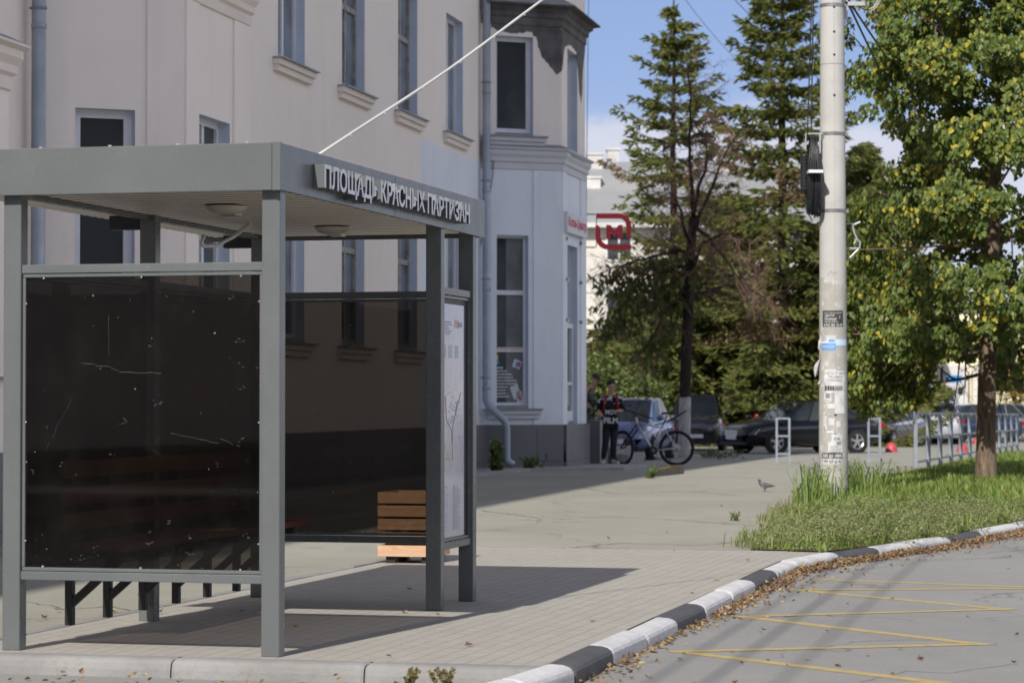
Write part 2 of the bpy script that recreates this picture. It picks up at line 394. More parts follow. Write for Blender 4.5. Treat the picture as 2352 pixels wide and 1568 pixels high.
for i in range(len(kpoly)-1):
    a, b = kpoly[i], kpoly[i+1]; d = (b-a).normalized(); g = .006
    zj = rnd.uniform(-.006, .008); oj = rnd.uniform(-.01, .01)
    prof = [(0,-.16),(0+.004,-.045),(.006,-.03),(.016,-.012),(.034,.0),(.06,.008),(KW*.8,.012),(KW-.012,.010),(KW,-.004),(KW,-.16)]
    sub = [0, .03, .5, .97, 1]
    ring = []
    for k, tt in enumerate(sub):
        p = a.lerp(b, tt); n = kside(i).lerp(kside(i+1), tt).normalized()
        p = p+d*(g if tt == 0 else -g if tt == 1 else 0); ins = .006 if tt in (0, 1) else 0
        ring.append([(p.x+n.x*(o+oj+(ins if o < KW/2 else -ins)), p.y+n.y*(o+oj+(ins if o < KW/2 else -ins)), z+zj-(ins if z > -.1 else 0)) for o, z in prof])
    n = len(prof); vs = [v for r_ in ring for v in r_]; fs = []
    for k in range(len(sub)-1):
        for j in range(n-1): fs.append((k*n+j, k*n+j+1, (k+1)*n+j+1, (k+1)*n+j))
    fs.append(tuple(range(n))); fs.append(tuple(range((len(sub)-1)*n, len(sub)*n))[::-1])
    mbk.add(vs, fs, 0 if kcol[i] == 'w' else 1)
tag(mbk.build('painted_kerb', [m_kw, m_kb], fixn=True, smooth=False), kind='structure')
# raised asphalt pavement left of the kerb, ending at the near concrete kerb
SH = dict(th=.2484, rx=-1.1937, ry=13.4314)
UU = Vector((math.sin(SH['th']), math.cos(SH['th']))); VV = Vector((math.cos(SH['th']), -math.sin(SH['th'])))
RO = Vector((SH['rx'], SH['ry']))
def S(u, v): return RO+UU*u+VV*v             # shelter plan coordinates
def uv_of(p): q = Vector(p[:2])-RO; return q.dot(UU), q.dot(VV)
NE = -.10                                    # near edge of the raised pavement (u)
ix = [i for i in range(len(kin)) if uv_of(kin[i])[0] > NE]
def cross_near():
    i = ix[0]; a, b = kin[i-1], kin[i]; ua, ub = uv_of(a)[0], uv_of(b)[0]; return a.lerp(b, (NE-ua)/(ub-ua))
kn = cross_near()
rim = [kn]+[kin[i] for i in ix]
rim46 = [p for p in rim if p.y < 45.9]
last = rim46[-1]
pl = [S(NE, -60)]+rim46+[Vector((last.x+(46-last.y)*.25, 46)), Vector((-80, 46))]
poly_obj('pavement', [(p.x, p.y, 0) for p in pl], m_side, 'structure')
x46 = last.x+(46-last.y)*.25
mb = MB()
ys = [46, 60, 120, 200, 600]; vs = []
for y in ys: vs += [(-300, y, gz(y)), (x46+(y-46)*.25+ (0 if y < 61 else (y-60)*.5), y, gz(y))]
mb.add(vs, [(2*i, 2*i+1, 2*i+3, 2*i+2) for i in range(len(ys)-1)]); tag(mb.build('car_park', m_side), kind='structure')
# block paving round the shelter
FARU = 9.85; LV = -1.80
pr = [p for p in rim if NE <= uv_of(p)[0] < FARU]
nxt = [p for p in rim if uv_of(p)[0] >= FARU][0]; ua, ub = uv_of(pr[-1])[0], uv_of(nxt)[0]
pe = pr[-1].lerp(nxt, (FARU-ua)/(ub-ua))
pv = [S(NE+.005, LV)]+[kn]+pr[1:]+[pe, S(FARU, LV)]
o = poly_obj('block_paving', [(*uv_of(p), 0) for p in pv], m_pave, 'structure')
for v in o.data.vertices: v.co = (v.co.x, -v.co.y, 0)
o.location = (RO.x, RO.y, .005); o.rotation_euler = (0, 0, math.pi/2-SH['th'])
if o.data.polygons[0].normal.z < 0: o.data.flip_normals()
mb = MB()
def strip(u0, u1, v0, v1, z0, z1, m=0):
    c = [S(u0,v0), S(u1,v0), S(u1,v1), S(u0,v1)]
    mb.add([(p.x,p.y,z0) for p in c]+[(p.x,p.y,z1) for p in c], [(0,3,2,1),(4,5,6,7),(0,1,5,4),(1,2,6,5),(2,3,7,6),(3,0,4,7)], m)
u = NE
while u < FARU:                              # thin edging slabs along the back of the paving
    strip(u+.004, min(u+1.0, FARU)-.004, LV-.085, LV-.002, -.1, .013+rnd.uniform(-.004,.006)); u += 1.0
v = LV
while v < 1.2:
    strip(FARU+.002, FARU+.085, v+.004, v+.996, -.1, .011+rnd.uniform(-.003,.004)); v += 1.0
tag(mb.build('paving_edging', m_conc, bevel=.006), kind='structure')
mb = MB(); v = -7.03
kv = uv_of(kn)[1]
cuts = [-9.0, -7.0, -5.0, -3.0, -.615, .165, kv+.02]
cuts = [-8.1, -6.1, -4.1, -2.15, -.5, .53, kv+.06]
for a, b in zip(cuts[:-1], cuts[1:]):        # unpainted concrete kerb closing the near end
    ring = []
    for t_ in (0, .015, .5, .985, 1):
        vv = a+.004+(b-a-.008)*t_; i_ = .008 if t_ in (0, 1) else 0
        ring.append([(S(uu, vv).x, S(uu, vv).y, z) for uu, z in ((NE-.002,-.16),(NE-.002,.008-i_),(NE-.09,.006-i_),(NE-.115,-.002-i_),(NE-.135+i_,-.02),(NE-.143+i_,-.05),(NE-.150+i_,-.16))])
    n = 7; vs = [q for r_ in ring for q in r_]; fs = []
    for k in range(4):
        for j in range(n-1): fs.append((k*n+j, k*n+j+1, (k+1)*n+j+1, (k+1)*n+j))
    fs += [tuple(range(n)), tuple(range(4*n, 5*n))[::-1]]
    mb.add(vs, fs)
tag(mb.build('concrete_kerb', m_conc, fixn=True), kind='structure')
# yellow zigzag of the stop
ZZ = [(1886.7,1330),(2440,1351),(1833,1354.6),(2310,1398.4),(1706,1415.5),(2252,1478.8),(1560,1495.9),(2160,1567),(1380,1600)]
zp = [Vector(G(x, y, RZ)[:2]) for x, y in ZZ]
mb = MB()
for k, (a, b) in enumerate(zip(zp[:-1], zp[1:])):
    d = (b-a).normalized(); n = Vector((-d.y, d.x))*.055; a2, b2 = a-d*.06, b+d*.06
    z = RZ+.0015+.001*(k % 2); N = 40
    for i in range(N):
        p0 = a2.lerp(b2, i/N); p1 = a2.lerp(b2, (i+1)/N)
        mb.quad((p0.x-n.x,p0.y-n.y,z),(p1.x-n.x,p1.y-n.y,z),(p1.x+n.x,p1.y+n.y,z),(p0.x+n.x,p0.y+n.y,z))
tag(mb.build('road_marking', m_yel), kind='structure')
# ------------------------------------------------------------------ bus shelter (local x = u along the street, local y = -v)
SW, L1, L2, B1, ZB, ZT = 1.5446, 3.043, 3.8177, 1.8748, 2.395, 2.64
PW, PD, ON, OV, OFA = .1, .088, .06, .02, .2294
sh = thing('bus_shelter', 'grey green bus stop shelter with smoked panels and raised white lettering on its roof edge', 'bus shelter', (RO.x, RO.y, .004), math.pi/2-SH['th'])
def sb(mb, u0, u1, v0, v1, z0, z1, m=0): return mb.box(u0, u1, -v0, -v1, z0, z1, m)
for (u, v) in ((0,0),(L1,0),(L2,0),(0,-SW+PW),(B1,-SW+PW),(L2,-SW+PW)):
    mb = MB(); sb(mb, u, u+PD, v-PW, v, 0, ZB+.03)
    p = mb.build('post', m_steel, sh, bevel=.006)
E_ = L2+OFA
# fascia boards with mitred corner trims
mb = MB()
sb(mb, -ON, -ON+.02, OV-.045, -2.05, ZB, ZT); sb(mb, -ON-.003, -ON+.02, OV+.003, OV-.043, ZB-.002, ZT+.003)
mb.build('end_fascia', m_steel, sh, bevel=.003)
mb = MB(); sb(mb, -ON+.021, 1.98, OV-.02, OV, ZB, ZT); sb(mb, 1.984, E_, OV-.02, OV, ZB, ZT)
mb.build('front_fascia', m_steel, sh, bevel=.003)
mb = MB(); sb(mb, E_-.02, E_, OV-.022, -2.0, ZB, ZT); mb.build('end_fascia', m_steel, sh, bevel=.003)
# roof sheet and soffit, ribbed across the shelter
mb = MB(); sb(mb, -ON+.021, E_-.021, OV-.021, -2.0, ZT-.07, ZT-.05); mb.build('roof_sheet', m_steel, sh)
def ribbed(u0, u1, v0, z0, v1, z1, per=.146):
    mb = MB(); us = []; u = u0
    while u < u1:
        for du, dz in ((0,0),(.06,-.004),(.112,0)):
            if u+du < u1: us.append((u+du, dz))
        u += per
    vs = []; fs = []
    for (a, dz) in us: vs += [(a, -v0, z0+dz), (a, -v1, z1+dz)]
    mb.add(vs, fs)
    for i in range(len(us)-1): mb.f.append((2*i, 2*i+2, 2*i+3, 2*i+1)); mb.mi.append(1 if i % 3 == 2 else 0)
    return mb
ribbed(-ON+.021, E_-.021, OV-.021, ZB+.03, -SW+.02, ZB+.03).build('soffit', [m_soff, m_gap_shade], sh)
ribbed(-ON+.021, E_-.021, -SW-.02, ZB+.055, -1.86, ZB+.03, .11).build('eave_soffit', [m_soff, m_gap_shade], sh)
# beams under the roof
mb = MB(); sb(mb, PD, L2, -SW+PW-.03, -SW+.02, ZB, ZB+.024); mb.build('roof_beam', m_steel, sh)
for u in (B1, L2):
    mb = MB(); vs = []
    sb(mb, u+.01, u+PD-.01, -SW-.001, -SW-.20, ZB-.055, ZB+.03); mb.build('cantilever_bracket', m_black, sh)
def panel_frame(name, o, e, length, z0, z1, nrm, pane_m, rail=.045, bead=.018, scuffs=None):
    """rails + beads + pane in the plane through o (u,v) along e, thickness along nrm"""
    def bx(a0, a1, n0, n1, z0_, z1_, mbx):
        p0 = (o[0]+e[0]*a0+nrm[0]*n0, o[1]+e[1]*a0+nrm[1]*n0); p1 = (o[0]+e[0]*a1+nrm[0]*n1, o[1]+e[1]*a1+nrm[1]*n1)
        sb(mbx, p0[0], p1[0], p0[1], p1[1], z0_, z1_)
    zz0, zz1 = z0+rail+.003, z1-rail-.003
    q = MB(); bx(bead*.5, length-bead*.5, -.003, .003, zz0+bead*.5, zz1-bead*.5, q)
    if scuffs: scuffs(q, o, e, length, zz0, zz1, nrm)
    f = q.build(name, [pane_m, m_scuff] if scuffs else pane_m, sh)
    for za_, zb_ in ((z1-rail, z1), (z0, z0+rail)): r = MB(); bx(0, length, -.025, .025, za_, zb_, r); r.build('rail', m_steel, f, bevel=.003)
    b = MB()
    bx(.004, length-.004, -.017, .017, zz1-bead, zz1, b); bx(.004, length-.004, -.017, .017, zz0, zz0+bead, b)
    bx(.002, bead, -.015, .015, zz0+bead+.002, zz1-bead-.002, b); bx(length-bead, length-.002, -.015, .015, zz0+bead+.002, zz1-bead-.002, b)
    b.build('glazing_bead', m_steel, f, bevel=.002)
    s = MB()
    for k in range(3):
        a = length*(.09+.41*k)
        for z in (zz1-bead-.006, zz0+bead+.004):
            p = (o[0]+e[0]*a-nrm[0]*.014, o[1]+e[1]*a-nrm[1]*.014); s.sphere((p[0], -p[1], z), .006, n=8)
    for z in (zz0+(zz1-zz0)*k/4 for k in (.4, 2, 3.6)):
        for a in (bead+.004, length-bead-.004):
            p = (o[0]+e[0]*a-nrm[0]*.014, o[1]+e[1]*a-nrm[1]*.014); s.sphere((p[0], -p[1], z), .005, n=8)
    s.build('fixing_screw', m_bolt, f)
    return f
Z0, Z1 = .3736, 2.0317
m_scuff = mat('scratched_plastic', (.15,.148,.145), (.08,.08,.08), 60, .6)
def scuff_marks(q, o, e, L, z0, z1, nrm):
    r = random.Random(12); y = -(o[1]); X = o[0]-.0042
    def P(a, h): return (X, y-a*L, z0+(z1-z0)*h)          # a: 0..1 left to right, h: 0..1 upwards
    def stroke(pts, w):
        for (a0, h0), (a1, h1) in zip(pts[:-1], pts[1:]):
            dx, dz = (a1-a0)*L, (h1-h0)*(z1-z0); k = math.hypot(dx, dz) or 1; nx, nz = -dz/k*w, dx/k*w
            p, s_ = P(a0, h0), P(a1, h1); q.add([(X,p[1]+nx,p[2]+nz),(X,p[1]-nx,p[2]-nz),(X,s_[1]-nx,s_[2]-nz),(X,s_[1]+nx,s_[2]+nz)], [(0,1,2,3)], 1)
    def wob(pts, n, amp): 
        out = []
        for (a0, h0), (a1, h1) in zip(pts[:-1], pts[1:]): out += [(a0+(a1-a0)*i/n+r.gauss(0,amp), h0+(h1-h0)*i/n+r.gauss(0,amp)) for i in range(n)]
        return out+[pts[-1]]
    stroke(wob([(.25,.700),(.36,.685),(.41,.668),(.58,.663)], 7, .0016), .0007); stroke(wob([(.62,.465),(.74,.445),(.82,.430)], 5, .001), .00045); stroke(wob([(.02,.34),(.10,.41),(.16,.50),(.205,.58)], 5, .002), .00035); stroke(wob([(.82,.45),(.88,.425)], 4, .001), .0006); stroke(wob([(.36,.86),(.362,.72)], 4, .001), .0003)
    for (a, h, n) in ((.87,.91,4),(.90,.775,6),(.905,.62,5),(.43,.505,8),(.56,.565,7),(.90,.695,3),(.54,.855-.1,3),(.90,.44,6),(.37,.39,3),(.82,.36,4),(.61,.165,4),(.70,.12,5),(.54,.095,4),(.53,.14,4),(.15,.355,3),(.04,.335,4),(.93,.13,6),(.30,.07,5),(.69,.065,3),(.24,.045,4)):
        for k in range(n):
            a_, h_ = a+r.gauss(0,.009), h+r.gauss(0,.007); t_ = r.uniform(-.4,.5); l_ = r.uniform(.002,.012); stroke([(a_, h_), (a_+l_, h_+l_*t_)], r.uniform(.0005,.0013))
    for k in range(190):
        a_, h_ = r.random(), r.random()**1.5; l_ = r.uniform(.0008,.0032); stroke([(a_, h_), (a_+l_, h_+r.uniform(-1,1)*l_)], r.uniform(.0004,.0009))
tag(panel_frame('end_panel', (.036, -SW+PW), (0, 1), SW-2*PW, Z0, Z1, (1, 0), m_tint, scuffs=scuff_marks), 'scratched smoked panel facing the viewer')
panel_frame('end_panel', (L2+.05, -SW+PW), (0, 1), SW-2*PW, Z0, Z1+.005, (1, 0), m_tint)
panel_frame('back_panel', (PD, -SW+.05), (1, 0), B1-PD, Z0, Z1, (0, -1), m_tint)
panel_frame('back_panel', (B1+PD, -SW+.05), (1, 0), L2-B1-PD, Z0, Z1, (0, -1), m_tint)
# timetable case between the two street-side posts
mf = panel_frame('timetable_case', (L1+PD, -.038), (1, 0), L2-L1-PD, Z0, Z1, (0, 1), m_black)
def paper():
    t = NT('timetable_paper'); v = t.coord()
    c = t.mix(t.ramp(t.noise(v, 2, 4), [(.4, 0), (.6, 1)]), srgb(196,196,206), srgb(176,178,198))
    p = t.bsdf(c, .32, 0, .5, t.noise(t.coord('Object', (14, 2, 2.2)), 3, 3), .35, .02, coat=.8)
    t.p.inputs['Coat Roughness'].default_value = .06
    return t.done(p)
m_paper = paper()
m_ink = mat('grey_print', srgb(158,160,176), srgb(132,134,150), 20, .5)
m_inkb = mat('blue_print', srgb(140,158,196), None, rough=.5); m_inkr = mat('orange_print', srgb(206,172,156), None, rough=.5); m_inkg = mat('green_print', srgb(156,176,164), None, rough=.5)
mb = MB(); pu0, pu1 = L1+PD+.02, L2-.10; sb(mb, pu0, pu1, -.042, -.034, Z0+.07, Z1-.10); pp = mb.build('route_map', m_paper, mf)
mb = MB(); w_ = pu1-pu0; hh = Z1-.10-Z0-.07
def ink(a0, a1, h0, h1, m): mb.box(pu0+w_*a0, pu0+w_*a1, .0328, .0338, Z0+.07+hh*h0, Z0+.07+hh*h1, m)
r2 = random.Random(3)
for cx_, wd in ((.12, .18), (.55, .3)):
    for k in range(26 if cx_ > .3 else 13):
        h = .03+(.19 if cx_ > .3 else .2)*k/(26 if cx_ > .3 else 13); ink(cx_, cx_+wd*r2.uniform(.45, 1), h, h+.0032, 0)
    ink(cx_-.02, cx_-.012, .03, .22, 3)
def route(pts, m, wdt=.006):
    for (a0, h0), (a1, h1) in zip(pts[:-1], pts[1:]):
        mb.bar((pu0+w_*a0, .0333, Z0+.07+hh*h0), (pu0+w_*a1, .0333, Z0+.07+hh*h1), .001, wdt, m, up=(0,1,0))
route([(.2,.6),(.25,.5),(.45,.46),(.48,.4),(.5,.33),(.2,.34)], 2); route([(.85,.62),(.6,.52),(.5,.47),(.5,.4)], 0, .004); route([(.35,.56),(.62,.54),(.7,.58)], 1, .004)
for k in range(90):
    a = r2.gauss(.48, .2); h = r2.gauss(.53, .05)
    if 0 < a < .9: ink(a, a+r2.uniform(.02, .07), h, h+.003, r2.choice((0, 0, 1, 3)))
for k in range(60):
    a = r2.uniform(.08, .45); h = r2.uniform(.24, .42); ink(a, a+r2.uniform(.01, .03), h, h+.003, 0)
ink(.58, .7, .9, .935, 2); ink(.72, .76, .9, .93, 0); ink(.78, .9, .905, .925, 0)
for k in range(3):
    for j in range(7): ink(.07+.26*k, .07+.26*k+.16, .77+.008*j, .774+.008*j, (0, 3, 1)[k])
for j in range(6): ink(.05, .05+.45*r2.uniform(.5, 1), .87+.01*j, .875+.01*j, 0)
mb.build('route_print', [m_ink, m_inkb, m_inkr, m_inkg], pp)
# bench on the back wall: six stub-and-strut brackets, seat slats, back slats
be = MB()
for k in range(4): sb(be, .52, 3.55, -1.40+.09*k, -1.40+.09*k+.078, .50, .54)
bench = be.build('bench_seat', m_redwood, sh, bevel=.004)
bb = MB()
for z0_ in (.60, .74, .89): sb(bb, .52, 3.52, -1.455, -1.43, z0_, z0_+.095)
bb.build('bench_back', m_redwood, sh, bevel=.004)
for k in range(6):
    u = .70+.530*k; mb = MB()
    sb(mb, u, u+.05, -1.50, -1.456, .075, .95); sb(mb, u+.004, u+.046, -1.456, -1.08, .455, .498)
    mb.bar((u+.025, 1.47, .19), (u+.025, 1.16, .46), .042, .042, up=(1,0,0)); mb.build('bench_bracket', m_black, sh, bevel=.004)
# ceiling lamps, roof clamps, bent conduit
for (x, y) in ((520,480),(765,528)):
    q = G(x, y, ZB+.01); u, v = uv_of(q); mb = MB()
    mb.lathe([(.0,-.040),(.05,-.037),(.09,-.026),(.112,-.010),(.118,.006)], (u, -v, ZB+.014), n=28); l = mb.build('ceiling_lamp', m_lamp, sh, smooth=True)
    mb = MB(); mb.box(u+.02, u+.13, -v-.05, -v+.05, ZB-.03, ZB+.012); mb.build('lamp_clip', m_bolt, l, bevel=.008)
mb = MB()
for v in (-.17,-.55,-.93,-1.32): mb.box(-ON+.024, -ON+.04, -v-.007, -v+.007, ZT-.05, ZT+.010)
mb.build('roof_clamp', m_bolt, sh)
q0 = uv_of(AT(462, 566, 15.2)); q1 = uv_of(AT(535, 546, 16.0))
za, zb_ = AT(462,566,15.2).z, AT(535,546,16.0).z
mb = MB(); mb.tube([(q1[0]+.3,-q1[1],ZB+.02),(q1[0],-q1[1],zb_),(q0[0]+.25,-q0[1],za+.015),(q0[0]+.04,-q0[1],za),(q0[0],-q0[1],za+.02),(q0[0]+.05,-q0[1],za+.06)], .012, 8)
mb.build('conduit', m_white, sh, smooth=True)
# raised letters
m_side_l = m_steel
def letters():
    me = text_mesh('ПЛОЩАДЬ КРАСНЫХ ПАРТИЗАН', 1.0, .5, .026); vs, fs = mesh_data(me)
    nr = [p.normal.z for p in me.polygons]; bpy.data.meshes.remove(me)
    x0 = min(v[0] for v in vs); x1 = max(v[0] for v in vs)
    caps = sorted(v[1] for v in vs); yt = caps[-1]
    # cap height from the first letter
    fl = [v[1] for v in vs if v[0] < x0+.3]; c0, c1 = min(fl), max(fl)
    uu0, uu1 = .467, 3.419; zl0, zl1 = 2.447, 2.572
    mb = MB(); pts = [(uu0+(v[0]-x0)/(x1-x0)*(uu1-uu0), -(OV+.001+.0325+v[2]*.064), zl0+(v[1]-c0)/(c1-c0)*(zl1-zl0)) for v in vs]
    mb.v = pts; mb.f = fs; mb.mi = [0 if n > .9 else 1 for n in nr]
    return mb.build('sign_lettering', [m_white, m_side_l], sh)
letters()
# ------------------------------------------------------------------ overhead cable coming down onto the roof
P0 = S(.66, -.02); a = Vector((P0.x, P0.y, ZT+.0)); b = AT(1250, -2, 15.6); c = AT(2300, -900, 17.5)
m_cab = mat('white_cable_sheath', (.52, .52, .51), (.44, .44, .43), 5, .5)
def bez(t): return a.lerp(b, t) if False else None
pts = []
for i in range(41):
    t = i/40; d = (b-a); L = (c-a)
    p = a + d*(t*2.2); p.z -= .022*math.sin(min(1, t*2.2)*math.pi) if t*2.2 < 1 else 0
    p.z += .003*math.sin(t*19); pts.append(p)
mb = MB(); mb.tube(pts, [.0088-.001*min(1, i/18) for i in range(41)], 10)
cb = mb.build('overhead_cable', m_cab, smooth=True)
tag(cb, 'white sheathed cable rising from the shelter roof to the upper right', 'cable')
mb = MB()
for t in (.06, .125, .2, .275, .345, .41):
    i = t*40; k = int(i); p = pts[k].lerp(pts[k+1], i-k); mb.sphere(p+Vector((.004, -.010, -.010)), .005, n=8)
mb.build('cable_tie', m_cab, cb)
# ------------------------------------------------------------------ wooden planter beyond the shelter
PB = G(867, 1294, 0); pu, pvv = uv_of(PB)
pl_ = thing('wooden_planter', 'square pale timber planter box standing behind the shelter', 'planter', (PB.x, PB.y, .005), math.pi/2-SH['th'])
for k in range(5):
    z = .055+.107*k; mb = MB(); w, d, tk = .47, .5, .035
    mb.box(0, tk, -w, 0, z, z+.09); mb.box(d-tk, d, -w, 0, z, z+.09); mb.box(tk+.001, d-tk-.001, -tk, 0, z, z+.09); mb.box(tk+.001, d-tk-.001, -w, -w+tk, z, z+.09)
    mb.build('board_course', m_wood, pl_, bevel=.004)
mb = MB(); mb.box(.05, .45, -.42, -.05, .06, .50); mb.build('liner', m_black, pl_)
mb = MB()
for (x, y) in ((.08,-.10),(.08,-.40),(.42,-.10),(.42,-.40)): mb.box(x-.04, x+.04, y-.04, y+.04, 0, .058)
mb.build('foot', m_black, pl_)
# ------------------------------------------------------------------ pale apartment building (local x = s along the facade, -y = outwards)
BTH = .2057; BO = Vector((-.6, 50.5))
bld = thing('apartment_building', 'long pale pink plastered building with bays and blue-grey painted corner', 'building', (BO.x, BO.y, 0), math.pi/2-BTH)
BS = Vector((math.sin(BTH), math.cos(BTH))); BNO = Vector((math.cos(BTH), -math.sin(BTH)))
def BW(s, y): return BO+BS*s-BNO*y
def plaster(name, cut):
    t = NT(name); v = t.coord(); xyz = t.sep(v)
    a = t.mix(t.ramp(t.noise(v, .5, 5), [(.35, 0), (.7, 1)]), (.86, .785, .73), (.88, .81, .765))
    a = t.mix(t.ramp(t.noise(v, 2.5, 7, .7), [(.52, 0), (.8, .35)]), a, (.80, .71, .60))
    b = t.mix(t.ramp(t.noise(v, .8, 5), [(.35, 0), (.7, 1)]), (.73, .765, .86), (.79, .82, .89))
    b = t.mix(t.ramp(t.noise(t.coord('Object', (6, 6, .7)), 1.2, 6, .7), [(.5, 0), (.8, .35)]), b, (.52, .51, .54))
    wob = t.math('MULTIPLY', t.math('SUBTRACT', t.noise(v, 3, 3), .5), .05)
    mx_ = t.math('MULTIPLY', t.math('GREATER_THAN', xyz[0], -5.0), t.math('LESS_THAN', t.math('ADD', xyz[2], wob), cut))
    c = t.mix(mx_, a, b)
    st = t.noise(t.coord('Object', (2.2, 2.2, .35)), 1.0, 7, .7); c = t.mix(t.ramp(st, [(.52, 0), (.8, .2)]), c, (.50, .45, .42))
    c = t.mix(t.ramp(t.noise(v, .33, 6, .7), [(.5, 0), (.75, .25)]), c, (.60, .56, .55))
    return t.done(t.bsdf(c, .86, 0, .2, t.noise(v, 22, 6, .7), .35, .006))
m_wall = plaster('pale_pink_plaster', 5.9)
m_trim = mat('cream_trim_plaster', (.80, .72, .665), (.74, .665, .61), 1.5, .8, bump=.2)
m_trimb = mat('bluish_white_trim', (.60, .61, .66), (.55, .56, .61), 1.5, .8, bump=.2)
m_rev = mat('bluish_reveal_paint', (.56, .62, .74), (.52, .57, .68), 2.5, .75)
m_tin = mat('weathered_tin', (.22, .23, .245), (.30, .31, .33), 4, .5, metal=.3)
m_frm = mat('white_window_frame', (.74, .75, .78), (.68, .69, .72), 4, .5)
m_ofrm = mat('weathered_wooden_frame', (.38, .37, .36), (.22, .21, .20), 9, .75, bump=.3)
def glass(name, base, r=.04):
    t = NT(name); v = t.coord()
    c = t.mix(t.ramp(t.noise(v, .9, 3, .5), [(.4, 0), (.62, 1)]), base, tuple(x*2.2+.006 for x in base))
    return t.done(t.bsdf(c, r, 0, .5, t.noise(v, .8, 2), .06, .02))
m_gl = glass('window_glass', (.035, .040, .044))
m_glf = glass('sky_toned_window_glass', (.10, .115, .14), .06)  # paler base colour paints in the sky reflected by the facade windows
m_cur = mat('pale_curtain', (.20, .21, .215), (.12, .125, .13), 2, .8)
m_tile = None
def tiles():
    t = NT('grey_plinth_tiles'); v = t.coord()
    c = t.mix(t.ramp(t.noise(v, 1.2, 4), [(.3, 0), (.7, 1)]), (.135, .137, .145), (.165, .165, .172))
    return t.done(t.bsdf(c, .5, 0, .4))
m_tile = tiles()
m_joint = mat('tile_joint', (.05, .05, .052), None, rough=.9)
m_render = mat('exposed_dark_render', (.085, .083, .084), (.16, .155, .155), 3.2, .95, bump=.9, bscale=14, grime=.5)
m_pipe = mat('galvanised_downpipe', (.36, .40, .46), (.28, .32, .37), 2.5, .42, metal=.35)
def lerp2(a, b, t): return (a[0]+(b[0]-a[0])*t, a[1]+(b[1]-a[1])*t)
def wall_strip(mb, P0, P1, z0, z1, ops, depth=.2, m=0, mr=1):
    """wall between plan points with rectangular openings (t0,t1,za,zb) in metres along the wall"""
    L = math.hypot(P1[0]-P0[0], P1[1]-P0[1]); d = ((P1[0]-P0[0])/L, (P1[1]-P0[1])/L); n = (d[1], -d[0])
    xs = sorted({0, L, *[o[0] for o in ops], *[o[1] for o in ops]}); zs = sorted({z0, z1, *[o[2] for o in ops], *[o[3] for o in ops]})
    P = lambda t, z, k=0: (P0[0]+d[0]*t-n[0]*k, P0[1]+d[1]*t-n[1]*k, z)
    for i in range(len(xs)-1):
        for j in range(len(zs)-1):
            cx, cz = (xs[i]+xs[i+1])/2, (zs[j]+zs[j+1])/2
            if any(o[0] < cx < o[1] and o[2] < cz < o[3] for o in ops): continue
            mb.quad(P(xs[i],zs[j]), P(xs[i+1],zs[j]), P(xs[i+1],zs[j+1]), P(xs[i],zs[j+1]), m)
    for a, b, za, zb in ops:
        k = depth
        mb.quad(P(a,za),P(a,zb),P(a,zb,k),P(a,za,k),mr); mb.quad(P(b,zb),P(b,za),P(b,za,k),P(b,zb,k),mr)
        mb.quad(P(a,zb),P(b,zb),P(b,zb,k),P(a,zb,k),mr); mb.quad(P(b,za),P(a,za),P(a,za,k),P(b,za,k),mr)
    return P
def window(P, a, b, za, zb, k, style='plastic', curtain=False, mull=(), trans=(), sill=True, fw=.07, trimm=None, gm=None):
    fm = m_ofrm if style == 'old' else m_frm
    mb = MB()
    def bar(t0, t1, z0, z1, k0, k1, mb_=None, m=0):
        q = [P(t0,z0,k0),P(t1,z0,k0),P(t1,z0,k1),P(t0,z0,k1)]; u = [P(t0,z1,k0),P(t1,z1,k0),P(t1,z1,k1),P(t0,z1,k1)]
        (mb_ or mb).add(q+u, [(0,3,2,1),(4,5,6,7),(0,1,5,4),(1,2,6,5),(2,3,7,6),(3,0,4,7)], m)
    bar(a+.001, a+fw, za+.001, zb-.001, k-.06, k-.002); bar(b-fw, b-.001, za+.001, zb-.001, k-.06, k-.002)
    bar(a+fw, b-fw, za+.001, za+fw, k-.058, k-.002); bar(a+fw, b-fw, zb-fw, zb-.001, k-.058, k-.002)
    for mt in mull: bar(a+(b-a)*mt-.04, a+(b-a)*mt+.04, za+fw, zb-fw, k-.055, k-.002)
    for z in trans: bar(a+fw, b-fw, z-.045, z+.045, k-.062, k-.002)
    w = mb.build('window', fm, bld)
    g = MB(); g.quad(P(a+fw*.5,za+fw*.5,k-.02),P(b-fw*.5,za+fw*.5,k-.02),P(b-fw*.5,zb-fw*.5,k-.02),P(a+fw*.5,zb-fw*.5,k-.02)); g.build('pane', gm or m_gl, w)
    if sill:
        s = MB(); bar(a-.26, b+.26, za-.085, za-.065, -.17, -.001, s, 1); bar(a-.001, b+.001, za-.065, za-.0015, -.001, k-.07, s, 1)
        bar(a-.24, b+.24, za-.17, za-.086, -.12, -.001, s); bar(a-.22, b+.22, za-.26, za-.171, -.075, -.001, s); s.build('sill', [trimm or m_trim, m_tin], w)
    return w
